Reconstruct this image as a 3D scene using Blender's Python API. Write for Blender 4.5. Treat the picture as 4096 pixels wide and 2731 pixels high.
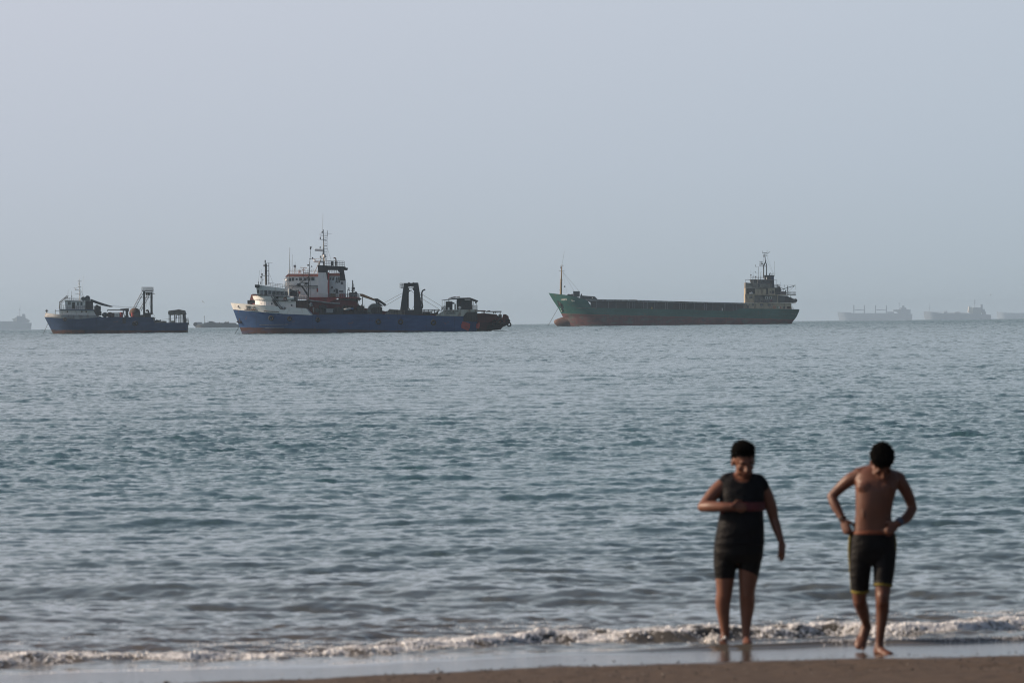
import bpy, bmesh, math, random
import numpy as np
from mathutils import Vector, Matrix
R = math.radians
random.seed(7)
sc = bpy.context.scene
for _o in list(bpy.data.objects):
    bpy.data.objects.remove(_o, do_unlink=True)

# ---------------------------------------------------------------- camera, sky, sun, exposure
CAM_H = 2.7
EARTH = 7.4e6            # earth radius with normal air refraction: far things sink behind the horizon
FOCAL = 22755.0          # focal length in photo pixels (200 mm on a 36 mm sensor)
ROLL = R(0.628)
cam_d = bpy.data.cameras.new('camera')
cam_d.lens = 200; cam_d.sensor_width = 36; cam_d.clip_start = 0.5; cam_d.clip_end = 60000
cam_d.dof.use_dof = True; cam_d.dof.focus_distance = 1400; cam_d.dof.aperture_fstop = 7.0
cam = bpy.data.objects.new('camera', cam_d); sc.collection.objects.link(cam)
cam.matrix_world = (Matrix.Translation((0, 0, CAM_H)) @ Matrix.Rotation(R(90 - 0.219), 4, 'X')
                    @ Matrix.Rotation(-ROLL, 4, 'Z'))
sc.camera = cam

SUN_AZ, SUN_EL = -83.0, 25.0     # degrees; azimuth from the view axis, minus = to the left
world = bpy.data.worlds.new('World'); sc.world = world; world.use_nodes = True
wt = world.node_tree; wt.nodes.clear()
def wn(t, **k):
    n = wt.nodes.new(t)
    for a, b in k.items(): setattr(n, a, b)
    return n
w_out = wn('ShaderNodeOutputWorld'); w_bg = wn('ShaderNodeBackground'); w_sky = wn('ShaderNodeTexSky')
w_sky.sky_type = 'NISHITA'; w_sky.sun_disc = False
w_sky.sun_elevation = R(SUN_EL); w_sky.sun_rotation = R(SUN_AZ)
w_sky.air_density = 1.0; w_sky.dust_density = 3.0; w_sky.ozone_density = 1.5
w_geo = wn('ShaderNodeNewGeometry'); w_sep = wn('ShaderNodeSeparateXYZ')
# the hazy air of the day: a pale veil that is thickest near the horizon
w_map = wn('ShaderNodeMapRange'); w_map.interpolation_type = 'SMOOTHSTEP'
w_map.inputs['From Min'].default_value = 0.02; w_map.inputs['From Max'].default_value = 0.42
w_map.inputs['To Min'].default_value = 1.0; w_map.inputs['To Max'].default_value = 0.05
w_ramp = wn('ShaderNodeValToRGB')
w_mix = wn('ShaderNodeMix', data_type='RGBA')
w_tc = wn('ShaderNodeTexCoord')
wt.links.new(w_tc.outputs['Generated'], w_sep.inputs[0])
wt.links.new(w_sep.outputs['Z'], w_map.inputs['Value'])
w_m2 = wn('ShaderNodeMapRange'); w_m2.inputs['From Min'].default_value = -0.01; w_m2.inputs['From Max'].default_value = 0.30
wt.links.new(w_sep.outputs['Z'], w_m2.inputs['Value']); wt.links.new(w_m2.outputs[0], w_ramp.inputs[0])
def veil(stops):
    e = w_ramp.color_ramp.elements
    while len(e) > 1: e.remove(e[-1])
    for i, (p, c) in enumerate(stops):
        q = e[0] if i == 0 else e.new(p)
        q.position = p; q.color = (*c, 1)
K = 10.0   # the background strength below is 0.1
veil([(0.0, (0.440, 0.505, 0.565)), (0.05, (0.445, 0.510, 0.570)), (0.12, (0.495, 0.555, 0.635)), (0.21, (0.550, 0.602, 0.690)), (0.32, (0.580, 0.640, 0.722)), (1.0, (0.48, 0.570, 0.615))])
w_vm = wn('ShaderNodeVectorMath', operation='SCALE'); w_vm.inputs['Scale'].default_value = K
wt.links.new(w_ramp.outputs[0], w_vm.inputs[0])
wt.links.new(w_map.outputs[0], w_mix.inputs['Factor'])
wt.links.new(w_sky.outputs[0], w_mix.inputs['A']); wt.links.new(w_vm.outputs[0], w_mix.inputs['B'])
# warmer and lighter towards the sun's side
w_sx = wn('ShaderNodeMapRange'); w_sx.inputs['From Min'].default_value = -0.12; w_sx.inputs['From Max'].default_value = 0.12
w_sx.inputs['To Min'].default_value = 0.0; w_sx.inputs['To Max'].default_value = 1.0
wt.links.new(w_sep.outputs['X'], w_sx.inputs['Value'])
w_tint = wn('ShaderNodeMix', data_type='RGBA')
w_tint.inputs['A'].default_value = (1.05, 1.015, 1.01, 1); w_tint.inputs['B'].default_value = (0.93, 0.96, 0.965, 1)
wt.links.new(w_sx.outputs[0], w_tint.inputs['Factor'])
w_mul = wn('ShaderNodeVectorMath', operation='MULTIPLY')
wt.links.new(w_mix.outputs['Result'], w_mul.inputs[0]); wt.links.new(w_tint.outputs['Result'], w_mul.inputs[1])
w_dot = wn('ShaderNodeVectorMath', operation='DOT_PRODUCT'); w_dot.inputs[1].default_value = (math.sin(R(SUN_AZ)), math.cos(R(SUN_AZ)), 0)
wt.links.new(w_tc.outputs['Generated'], w_dot.inputs[0])
w_away = wn('ShaderNodeMapRange'); w_away.interpolation_type = 'SMOOTHSTEP'
w_away.inputs['From Min'].default_value = -0.65; w_away.inputs['From Max'].default_value = 0.08; w_away.inputs['To Min'].default_value = 0.38; w_away.inputs['To Max'].default_value = 1.0
wt.links.new(w_dot.outputs['Value'], w_away.inputs['Value'])
w_fin = wn('ShaderNodeVectorMath', operation='SCALE'); wt.links.new(w_mul.outputs[0], w_fin.inputs[0]); wt.links.new(w_away.outputs[0], w_fin.inputs['Scale'])
wt.links.new(w_fin.outputs[0], w_bg.inputs['Color']); w_bg.inputs['Strength'].default_value = 0.1
wt.links.new(w_bg.outputs[0], w_out.inputs['Surface'])

sun_d = bpy.data.lights.new('sun', 'SUN'); sun_d.energy = 5.0; sun_d.angle = R(0.6); sun_d.color = (1.0, 0.78, 0.58)
sun = bpy.data.objects.new('sun', sun_d); sc.collection.objects.link(sun)
_sd = Vector((math.sin(R(SUN_AZ)) * math.cos(R(SUN_EL)), math.cos(R(SUN_AZ)) * math.cos(R(SUN_EL)), math.sin(R(SUN_EL))))
sun.rotation_euler = (-_sd).to_track_quat('-Z', 'Y').to_euler()
sun.location = _sd * 50

sc.view_settings.view_transform = 'Standard'; sc.view_settings.look = 'None'
sc.view_settings.exposure = 0; sc.view_settings.gamma = 1
sc.cycles.use_denoising = True; sc.cycles.filter_width = 1.1
sc.cycles.max_bounces = 6; sc.cycles.diffuse_bounces = 2; sc.cycles.glossy_bounces = 3
sc.cycles.transmission_bounces = 4; sc.cycles.volume_bounces = 3; sc.cycles.transparent_max_bounces = 8
sc.cycles.caustics_reflective = False; sc.cycles.caustics_refractive = False
sc.cycles.sample_clamp_indirect = 4.0

# ---------------------------------------------------------------- helpers
def level_y(px): return 1278.5 - (px - 2048) * math.tan(ROLL)
def place(px, py, D):
    """real position of something seen at photo point (px,py) at distance D"""
    dx, dy = px - 2048, py - 1278.5
    u = dx * math.cos(ROLL) - dy * math.sin(ROLL); v = -dx * math.sin(ROLL) - dy * math.cos(ROLL)
    return Vector((u * D / FOCAL, D, CAM_H + v * D / FOCAL))
def sea_z(d): return -d * d / (2 * EARTH)

MATS = {}
def mat(name, col, rough=0.6, metal=0.0, var=0.0, scale=1.0, bump=0.0, stain=None, stain_amt=0.0, stain_scale=(1, 1, 1), spec=0.5):
    """painted / worn surface: colour with noise variation and stains of another colour"""
    if name in MATS: return MATS[name]
    m = bpy.data.materials.new(name); m.use_nodes = True; nt = m.node_tree
    b = nt.nodes['Principled BSDF']
    b.inputs['Base Color'].default_value = (*col, 1); b.inputs['Roughness'].default_value = rough
    b.inputs['Metallic'].default_value = metal; b.inputs['Specular IOR Level'].default_value = spec
    L = nt.links.new
    tc = nt.nodes.new('ShaderNodeTexCoord')
    out = None
    if var > 0:
        n = nt.nodes.new('ShaderNodeTexNoise'); n.inputs['Scale'].default_value = scale; n.inputs['Detail'].default_value = 6
        L(tc.outputs['Object'], n.inputs['Vector'])
        mr = nt.nodes.new('ShaderNodeMapRange'); mr.inputs['From Min'].default_value = 0.3; mr.inputs['From Max'].default_value = 0.7
        mr.inputs['To Min'].default_value = 1 - var; mr.inputs['To Max'].default_value = 1 + var
        L(n.outputs[0], mr.inputs[0])
        vm = nt.nodes.new('ShaderNodeVectorMath'); vm.operation = 'SCALE'; vm.inputs[0].default_value = col
        L(mr.outputs[0], vm.inputs['Scale']); out = vm.outputs[0]
    if stain is not None:
        mp = nt.nodes.new('ShaderNodeMapping'); mp.inputs['Scale'].default_value = stain_scale
        L(tc.outputs['Object'], mp.inputs[0])
        n = nt.nodes.new('ShaderNodeTexNoise'); n.inputs['Scale'].default_value = 1.0; n.inputs['Detail'].default_value = 8; n.inputs['Roughness'].default_value = 0.65
        L(mp.outputs[0], n.inputs['Vector'])
        mr = nt.nodes.new('ShaderNodeMapRange'); mr.inputs['From Min'].default_value = 0.62 - stain_amt * 0.3; mr.inputs['From Max'].default_value = 0.78 - stain_amt * 0.3
        mr.inputs['To Max'].default_value = min(1.0, 0.4 + stain_amt)
        L(n.outputs[0], mr.inputs[0])
        mx = nt.nodes.new('ShaderNodeMix'); mx.data_type = 'RGBA'
        mx.inputs['B'].default_value = (*stain, 1)
        if out: L(out, mx.inputs['A'])
        else: mx.inputs['A'].default_value = (*col, 1)
        L(mr.outputs[0], mx.inputs['Factor']); out = mx.outputs['Result']
    if out: L(out, b.inputs['Base Color'])
    if bump > 0:
        n = nt.nodes.new('ShaderNodeTexNoise'); n.inputs['Scale'].default_value = scale * 4; n.inputs['Detail'].default_value = 5
        L(tc.outputs['Object'], n.inputs['Vector'])
        bp = nt.nodes.new('ShaderNodeBump'); bp.inputs['Strength'].default_value = bump; bp.inputs['Distance'].default_value = 0.05
        L(n.outputs[0], bp.inputs['Height']); L(bp.outputs[0], b.inputs['Normal'])
    MATS[name] = m
    return m

def link(name, data, parent=None, loc=None):
    o = bpy.data.objects.new(name, data); sc.collection.objects.link(o)
    if parent is not None: o.parent = parent
    if loc is not None: o.location = loc
    return o
def tag(o, label=None, cat=None, group=None, kind=None):
    if label: o['label'] = label
    if cat: o['category'] = cat
    if group: o['group'] = group
    if kind: o['kind'] = kind
    return o
def grid_mesh(name, P, smooth=True):
    """P: rows x cols x 3 array -> quad mesh"""
    nr, nc = P.shape[:2]
    me = bpy.data.meshes.new(name)
    me.vertices.add(nr * nc); me.vertices.foreach_set('co', P.astype(np.float32).ravel())
    i = np.arange((nr - 1) * (nc - 1)); r = i // (nc - 1); c = i % (nc - 1); a = r * nc + c
    q = np.stack([a, a + 1, a + nc + 1, a + nc], 1).astype(np.int32)
    me.loops.add(q.size); me.loops.foreach_set('vertex_index', q.ravel())
    me.polygons.add(len(q)); me.polygons.foreach_set('loop_start', (np.arange(len(q)) * 4).astype(np.int32))
    me.polygons.foreach_set('loop_total', np.full(len(q), 4, np.int32))
    me.polygons.foreach_set('use_smooth', np.full(len(q), smooth, bool))
    me.update(calc_edges=True)
    return me

# ---------------------------------------------------------------- sea
def fft_tile(N, size, lmin, lmax, peak, spread, seed, wind=-math.pi / 2):
    """a periodic patch of random wind waves: height and sideways displacement"""
    rng = np.random.default_rng(seed)
    k1 = np.fft.fftfreq(N, size / N) * 2 * np.pi
    kx, ky = np.meshgrid(k1, k1, indexing='xy'); k = np.hypot(kx, ky); k[0, 0] = 1
    kp = 2 * np.pi / peak
    S = k ** -4.0 * np.exp(-0.6 * (kp / k) ** 2)
    th = np.arctan2(ky, kx) - wind
    S *= np.maximum(np.abs(np.cos(th)), 0) ** spread * np.where(np.cos(th) > 0, 1, 0.15)
    S *= (k > 2 * np.pi / lmax) * (k < 2 * np.pi / lmin); S[0, 0] = 0
    F = np.sqrt(S) * (rng.standard_normal((N, N)) + 1j * rng.standard_normal((N, N)))
    h = np.fft.ifft2(F).real; dx = np.fft.ifft2(-1j * F * kx / k).real; dy = np.fft.ifft2(-1j * F * ky / k).real
    s = h.std()
    return np.stack([h / s, dx / s, dy / s], -1).astype(np.float32)
def sample(tile, size, X, Y):
    N = tile.shape[0]; u = (X / size * N) % N; v = (Y / size * N) % N
    i = u.astype(np.int64); j = v.astype(np.int64); fu = (u - i)[..., None].astype(np.float32); fv = (v - j)[..., None].astype(np.float32)
    i %= N; j %= N; i2 = (i + 1) % N; j2 = (j + 1) % N
    return (tile[j, i] * (1 - fu) * (1 - fv) + tile[j, i2] * fu * (1 - fv) + tile[j2, i] * (1 - fu) * fv + tile[j2, i2] * fu * fv)
T_SWELL = fft_tile(512, 89.0, 1.0, 14.0, 5.0, 2.5, 11)
T_CHOP = fft_tile(1024, 53.0, 0.22, 2.4, 1.15, 1.2, 5)
T_FINE = fft_tile(1024, 23.0, 0.07, 0.7, 0.42, 1, 9)
T_PATCH = fft_tile(256, 640.0, 14.0, 160.0, 90.0, 1, 3)
T_EDGE = fft_tile(256, 40.0, 1.0, 16.0, 8.0, 0, 21)
def shore_s(X, Y):
    """distance seaward of the line the last wavelet runs up to"""
    w = 0.22 * np.sin(X * 0.9 + 0.6) + 0.10 * np.sin(X * 2.3 + 2.0) + 0.05 * np.sin(X * 5.1)
    return Y - (45.3 + 0.39 * X + w * 0.8)
def breaker_line(X):
    return 1.75 + 0.05 * X + 0.16 * np.sin(X * 1.3 + 1.0) + 0.09 * np.sin(X * 3.1 + 0.4) + 0.04 * np.sin(X * 7.7)
def sstep(x, a, b):
    t = np.clip((x - a) / (b - a), 0, 1); return t * t * (3 - 2 * t)
def sea_disp(X, Y):
    s = shore_s(X, Y); D = np.hypot(X, Y)
    grow = sstep(s, 1.5, 9.0)
    near = sstep(s, 0.0, 60.0)
    patch = sample(T_PATCH, 640.0, X + 37, Y)[..., 0]
    patch2 = sample(T_PATCH, 640.0, Y * 0.31 + 11, X * 2.3 + 90)[..., 0]
    gust = np.clip(1 + 0.13 * patch + 0.10 * patch2, 0.6, 1.5)
    fac = 1 + 3.2 * sstep(D, 200.0, 2600.0)      # bigger seas offshore
    a = fac[..., None] * sample(T_SWELL, 89.0, X * 0.95, Y) * (0.025 * (0.35 + 0.65 * grow))[..., None]
    b = fac[..., None] * sample(T_CHOP, 53.0, X * 0.8 + Y * 0.13, Y - X * 0.1) * (0.0165 * (0.66 + 0.34 * near) * gust)[..., None]
    c = sample(T_FINE, 23.0, X + Y * 0.21, Y * 0.97) * (0.0105 * (0.60 + 0.40 * near) * gust)[..., None]
    d = a + b + c
    d[..., 1:] *= 0.75
    # a last low roller and the small wave that breaks at the edge
    m = np.clip(s / 1.6, 0, 1)
    d *= (m * m)[..., None]
    d[..., 0] += sample(T_FINE, 23.0, X * 1.1 + 4, Y * 1.1)[..., 0] * 0.0011 * np.clip(s / 0.3, 0, 1)
    br = breaker_line(X); t = s - br
    e = sample(T_EDGE, 40.0, X * 1.0, Y * 0.6)[..., 0]
    amp = np.clip(0.062 + 0.018 * e, 0.03, 0.10)
    wave = np.where(t < 0, np.exp(-(t / 0.13) ** 2), np.exp(-(t / 2.4) ** 2)) * amp
    roll = 0.035 * np.exp(-((s - 5.2 - 0.4 * np.sin(X * 0.8)) / 0.8) ** 2) * np.clip(0.4 + 0.8 * np.sin(X * 0.75 + 2.2), 0, 1)
    ridge = 0.030 * np.exp(-((s - 0.18) / 0.07) ** 2) * np.clip(0.75 + 0.4 * e, 0, 1.3) + 0.022 * np.exp(-((s - 0.85 - 0.25 * np.sin(X * 0.6 + 1.5)) / 0.06) ** 2) * np.clip(0.2 + 0.7 * np.sin(X * 0.7 - 0.5), 0, 1)
    turb = sample(T_FINE, 23.0, X * 1.3, Y * 1.3)[..., 0] * 0.008 * np.exp(-((t - 0.05) / 0.35) ** 2)
    d[..., 0] += wave + roll + ridge + turb + 0.012
    return d

def build_sea():
    ds = [41.5]
    while ds[-1] < 24000:
        d = ds[-1]
        ds.append(d + (0.026 if d < 50 else max(0.05, 0.0016 * d)) if d < 6500 else d + (0.004 * d))
    d = np.array(ds)
    inner = np.tan(np.linspace(R(-5.6), R(5.6), 1300))
    outer = np.tan(np.linspace(R(5.6), R(62), 150))[1:]
    t = np.concatenate([-outer[::-1], inner, outer])
    Y, T = np.meshgrid(d, t, indexing='ij'); X = np.clip(Y * T, -20000, 20000)
    dd = sea_disp(X, Y)
    P = np.empty(X.shape + (3,), np.float32)
    P[..., 0] = X + dd[..., 1]; P[..., 1] = Y + dd[..., 2]
    P[..., 2] = dd[..., 0] - (X * X + Y * Y) / (2 * EARTH)
    me = grid_mesh('sea_water', P)
    o = link('sea_water', me); tag(o, kind='structure')
    m = bpy.data.materials.new('sea_water'); m.use_nodes = True; nt = m.node_tree; L = nt.links.new
    b = nt.nodes['Principled BSDF']; b.inputs['IOR'].default_value = 1.333
    g = nt.nodes.new('ShaderNodeNewGeometry'); sp = nt.nodes.new('ShaderNodeSeparateXYZ'); L(g.outputs['Position'], sp.inputs[0])
    # depth colour: stirred-up sand near the beach, green-blue further out
    r = nt.nodes.new('ShaderNodeMapRange'); r.inputs['From Min'].default_value = 46; r.inputs['From Max'].default_value = 95; L(sp.outputs['Y'], r.inputs[0])
    cr = nt.nodes.new('ShaderNodeValToRGB'); e = cr.color_ramp.elements
    e[0].position = 0.0; e[0].color = (0.100, 0.090, 0.078, 1); e[1].position = 1.0; e[1].color = (0.034, 0.088, 0.093, 1)
    q = e.new(0.12); q.color = (0.080, 0.082, 0.072, 1); q = e.new(0.45); q.color = (0.045, 0.076, 0.076, 1)
    L(r.outputs[0], cr.inputs[0])
    L(cr.outputs[0], b.inputs['Base Color'])
    rr = nt.nodes.new('ShaderNodeMapRange'); rr.inputs['From Min'].default_value = 60; rr.inputs['From Max'].default_value = 2500
    rr.inputs['To Min'].default_value = 0.07; rr.inputs['To Max'].default_value = 0.245; L(sp.outputs['Y'], rr.inputs[0]); L(rr.outputs[0], b.inputs['Roughness'])
    mp = nt.nodes.new('ShaderNodeMapping'); mp.inputs['Scale'].default_value = (5.0, 9.0, 5.0); L(g.outputs['Position'], mp.inputs[0])
    n = nt.nodes.new('ShaderNodeTexNoise'); n.inputs['Scale'].default_value = 1.0; n.inputs['Detail'].default_value = 3; L(mp.outputs[0], n.inputs['Vector'])
    rb = nt.nodes.new('ShaderNodeMapRange'); rb.inputs['From Min'].default_value = 50; rb.inputs['From Max'].default_value = 110
    rb.inputs['To Min'].default_value = 0.10; rb.inputs['To Max'].default_value = 0.75; L(sp.outputs['Y'], rb.inputs[0])
    bp = nt.nodes.new('ShaderNodeBump'); bp.inputs['Distance'].default_value = 0.02; L(rb.outputs[0], bp.inputs['Strength'])
    L(n.outputs[0], bp.inputs['Height']); L(bp.outputs[0], b.inputs['Normal'])
    me.materials.append(m)
    return o
sea = build_sea()

# ---------------------------------------------------------------- beach
def sand_z(X, Y):
    s = shore_s(X, Y)
    e = sample(T_EDGE, 40.0, X * 1.4 + 7, Y)[..., 0]; f = sample(T_FINE, 23.0, X, Y)[..., 0]
    z = np.where(s > 0, -0.045 * s, -0.012 * s - 0.004 * s * np.abs(s) * 0.25)
    z = np.where(s < -2.2, 0.0264 + 0.00484 + (-(s + 2.2)) * 0.022, z)
    z = z + e * 0.0016
    rough = sstep(-s, 1.95, 2.6)
    z = z + f * 0.0035 * rough
    return np.maximum(z, -6.0) + 0.012
def build_beach():
    near = np.arange(38.0, 49.0, 0.028); far = np.concatenate([np.linspace(49.03, 60, 40), np.linspace(70, 800, 30)])
    back = -np.linspace(0, 12, 60)[::-1] ** 2 * 1.0 + 37.9
    y = np.concatenate([back, near, far])
    x = np.concatenate([-np.linspace(5.5, 26, 120)[::-1] ** 2 / 5.5 , np.linspace(-5.4, 5.6, 420), np.linspace(5.7, 26, 120) ** 2 / 5.7])
    Y, X = np.meshgrid(y, x, indexing='ij')
    P = np.stack([X, Y, sand_z(X, Y)], -1)
    P[..., 2] = np.minimum(P[..., 2], 1.0)
    me = grid_mesh('beach_sand', P); o = link('beach_sand', me); tag(o, kind='structure')
    m = bpy.data.materials.new('beach_sand'); m.use_nodes = True; nt = m.node_tree; L = nt.links.new
    b = nt.nodes['Principled BSDF']
    s = shore_s(X, Y) + 0.16 * sample(T_EDGE, 40.0, X * 1.6, Y * 2)[..., 1] + 0.07 * sample(T_CHOP, 53.0, X * 2, Y * 2)[..., 0]
    wet = 1 - sstep(-s, 2.0, 2.3)
    a = me.attributes.new('wet', 'FLOAT', 'POINT'); a.data.foreach_set('value', wet.astype(np.float32).ravel())
    at = nt.nodes.new('ShaderNodeAttribute'); at.attribute_name = 'wet'
    g = nt.nodes.new('ShaderNodeNewGeometry')
    n = nt.nodes.new('ShaderNodeTexNoise'); n.inputs['Scale'].default_value = 9; n.inputs['Detail'].default_value = 8; L(g.outputs['Position'], n.inputs['Vector'])
    n2 = nt.nodes.new('ShaderNodeTexNoise'); n2.inputs['Scale'].default_value = 90; n2.inputs['Detail'].default_value = 4; L(g.outputs['Position'], n2.inputs['Vector'])
    cr = nt.nodes.new('ShaderNodeValToRGB'); e = cr.color_ramp.elements
    e[0].position = 0.30; e[0].color = (0.040, 0.029, 0.022, 1); e[1].position = 0.72; e[1].color = (0.150, 0.108, 0.078, 1)
    ad = nt.nodes.new('ShaderNodeMath'); ad.operation = 'MULTIPLY_ADD'; ad.inputs[1].default_value = 0.5
    L(n.outputs[0], ad.inputs[0])
    hf = nt.nodes.new('ShaderNodeMath'); hf.operation = 'MULTIPLY'; hf.inputs[1].default_value = 0.5; L(n2.outputs[0], hf.inputs[0]); L(hf.outputs[0], ad.inputs[2])
    L(ad.outputs[0], cr.inputs[0])
    mx = nt.nodes.new('ShaderNodeMix'); mx.data_type = 'RGBA'; L(at.outputs['Fac'], mx.inputs['Factor']); L(cr.outputs[0], mx.inputs['A'])
    mx.inputs['B'].default_value = (0.070, 0.054, 0.044, 1); L(mx.outputs['Result'], b.inputs['Base Color'])
    mr = nt.nodes.new('ShaderNodeMapRange'); mr.inputs['To Min'].default_value = 0.75; mr.inputs['To Max'].default_value = 0.16
    L(at.outputs['Fac'], mr.inputs[0]); L(mr.outputs[0], b.inputs['Roughness'])
    sp = nt.nodes.new('ShaderNodeMapRange'); sp.inputs['To Min'].default_value = 0.25; sp.inputs['To Max'].default_value = 0.5; L(at.outputs['Fac'], sp.inputs[0]); L(sp.outputs[0], b.inputs['Specular IOR Level'])
    mb = nt.nodes.new('ShaderNodeMapRange'); mb.inputs['To Min'].default_value = 0.9; mb.inputs['To Max'].default_value = 0.16
    L(at.outputs['Fac'], mb.inputs[0])
    bp = nt.nodes.new('ShaderNodeBump'); bp.inputs['Distance'].default_value = 0.012; L(mb.outputs[0], bp.inputs['Strength']); L(ad.outputs[0], bp.inputs['Height']); L(bp.outputs[0], b.inputs['Normal'])
    me.materials.append(m)
build_beach()

# ---------------------------------------------------------------- ships: building helpers
SPLIT = {'canopy_post', 'deck_post', 'deck_hatch', 'side_deck_gear', 'frame_post', 'stanchion', 'breakwater_rib', 'rope', 'wire_stay', 'drain_pipe', 'pulley_block', 'bollard', 'deck_locker'}
class MB:
    """collects shapes into one mesh; x and height are given as points read off a side view"""
    def __init__(s, ship): s.bm = bmesh.new(); s.ship = ship; s.marks = []
    def P(s, c): return s.ship.p(c[0], c[1])
    def _face(s, vs):
        try: return s.bm.faces.new(vs)
        except ValueError: return None
    def poly(s, pts, y0, y1):
        q = [s.P(c) for c in pts]
        a = [s.bm.verts.new((x, y0, z)) for x, z in q]; b = [s.bm.verts.new((x, y1, z)) for x, z in q]
        s._face(a); s._face(b[::-1]); n = len(q)
        for i in range(n): s._face((a[i], b[i], b[(i + 1) % n], a[(i + 1) % n]))
        return s
    def box(s, x0, z0, x1, z1, y0, y1): return s.poly([(x0, z0), (x1, z0), (x1, z1), (x0, z1)], y0, y1)
    def mbox(s, cx, cz, w, h, y0, y1):
        """box centred on a side-view point with its size in metres"""
        x, z = s.P((cx, cz)); vs = []
        for yy in (y0, y1):
            for a, b in ((-1, -1), (1, -1), (1, 1), (-1, 1)): vs.append(s.bm.verts.new((x + a * w / 2, yy, z + b * h / 2)))
        for f in ((0, 1, 2, 3), (7, 6, 5, 4), (0, 4, 5, 1), (1, 5, 6, 2), (2, 6, 7, 3), (3, 7, 4, 0)): s._face([vs[i] for i in f])
        return s
    def tube3(s, pts, r, n=6, r1=None):
        pts = [Vector(p) for p in pts]; rings = []; m = len(pts)
        for i, p in enumerate(pts):
            d = (pts[min(i + 1, m - 1)] - pts[max(i - 1, 0)]).normalized()
            u = d.cross(Vector((0, 1, 0)) if abs(d.y) < 0.9 else Vector((1, 0, 0))).normalized(); v = d.cross(u)
            rr = r if r1 is None else r + (r1 - r) * i / (m - 1)
            rings.append([s.bm.verts.new(p + (u * math.cos(2 * math.pi * k / n) + v * math.sin(2 * math.pi * k / n)) * rr) for k in range(n)])
        for a, b in zip(rings, rings[1:]):
            for k in range(n): s._face((a[k], a[(k + 1) % n], b[(k + 1) % n], b[k]))
        s._face(rings[0][::-1]); s._face(rings[-1]); return s
    def bar(s, a, b, r, y=0.0, yb=None, n=6, r1=None):
        x0, z0 = s.P(a); x1, z1 = s.P(b)
        return s.tube3([(x0, y, z0), (x1, y if yb is None else yb, z1)], r, n, r1)
    def path(s, pts, r, y=0.0, n=8):
        return s.tube3([(s.P(c)[0], y, s.P(c)[1]) for c in pts], r, n)
    def cross(s, c, y0, y1, r, n=12):
        """cylinder running athwartships"""
        x, z = s.P(c); return s.tube3([(x, y0, z), (x, y1, z)], r, n)
    def ball(s, c, r, y=0.0, sx=1, sz=1, seg=12):
        x, z = s.P(c)
        mt = Matrix.Translation((x, y, z)) @ Matrix.Diagonal((r * sx, r, r * sz, 1))
        bmesh.ops.create_uvsphere(s.bm, u_segments=seg, v_segments=seg // 2 + 2, radius=1, matrix=mt); return s
    def ring(s, c, R_, r, y, n=18, m=8, yaw=0.0):
        x, z = s.P(c); rr = []
        for i in range(n):
            a = 2 * math.pi * i / n; row = []
            for j in range(m):
                b = 2 * math.pi * j / m; q = R_ + r * math.cos(b)
                dx = q * math.cos(a); dy = r * math.sin(b)
                row.append(s.bm.verts.new((x + dx * math.cos(yaw) - dy * math.sin(yaw), y + dx * math.sin(yaw) + dy * math.cos(yaw), z + q * math.sin(a))))
            rr.append(row)
        for i in range(n):
            for j in range(m): s._face((rr[i][j], rr[(i + 1) % n][j], rr[(i + 1) % n][(j + 1) % m], rr[i][(j + 1) % m]))
        return s
    def rail(s, a, b, h, n, y, r=0.035, rails=3):
        """railing from a to b (feet), h metres high"""
        s.marks.append(len(s.bm.verts))
        x0, z0 = s.P(a); x1, z1 = s.P(b)
        for i in range(n + 1):
            t = i / n; x = x0 + (x1 - x0) * t; z = z0 + (z1 - z0) * t
            s.tube3([(x, y, z), (x, y, z + h)], r, 4)
        for k in range(1, rails + 1):
            s.tube3([(x0, y, z0 + h * k / rails), (x1, y, z1 + h * k / rails)], r, 4)
        return s
    def ladder(s, a, b, w, r, y, n):
        x0, z0 = s.P(a); x1, z1 = s.P(b); d = Vector((x1 - x0, 0, z1 - z0)); u = Vector((-d.z, 0, d.x)).normalized() * w / 2
        A = Vector((x0, y, z0)); B = Vector((x1, y, z1))
        s.tube3([A + u, B + u], r, 4); s.tube3([A - u, B - u], r, 4)
        for i in range(1, n):
            p = A + d * (i / n); s.tube3([p + u, p - u], r * 0.8, 4)
        return s
    def build(s, name, m, parent, smooth=False):
        bmesh.ops.recalc_face_normals(s.bm, faces=s.bm.faces)
        groups = s.pieces(name); first = None
        me = bpy.data.meshes.new(name); s.bm.to_mesh(me)
        for g in groups[1:] if groups else []:      # separate pieces become objects of their own
            q = bpy.data.meshes.new(name); vs = {v: i for i, v in enumerate(g)}; gs = set(g)
            q.from_pydata([s.bm.verts[v].co[:] for v in g], [], [[vs[v.index] for v in f.verts] for f in s.bm.faces if f.verts[0].index in gs])
            q.materials.append(m); link(name, q, parent)
        if groups and len(groups) > 1:
            g = groups[0]; vs = {v: i for i, v in enumerate(g)}; gs = set(g); me.clear_geometry()
            me.from_pydata([s.bm.verts[v].co[:] for v in g], [], [[vs[v.index] for v in f.verts] for f in s.bm.faces if f.verts[0].index in gs])
        s.bm.free()
        if smooth: me.polygons.foreach_set('use_smooth', np.ones(len(me.polygons), bool))
        me.materials.append(m); return link(name, me, parent)
    def pieces(s, name):
        s.bm.verts.index_update(); s.bm.verts.ensure_lookup_table(); n = len(s.bm.verts)
        if name == 'railing' and len(s.marks) > 1:
            e = s.marks[1:] + [n]; return [list(range(a, b)) for a, b in zip([0] + s.marks[1:], e)]
        if name in SPLIT:
            par = list(range(n))
            def find(a):
                while par[a] != a: par[a] = par[par[a]]; a = par[a]
                return a
            for f in s.bm.faces:
                r = find(f.verts[0].index)
                for v in f.verts[1:]: par[find(v.index)] = r
            d = {}
            for i in range(n): d.setdefault(find(i), []).append(i)
            return list(d.values())
        return None

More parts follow.
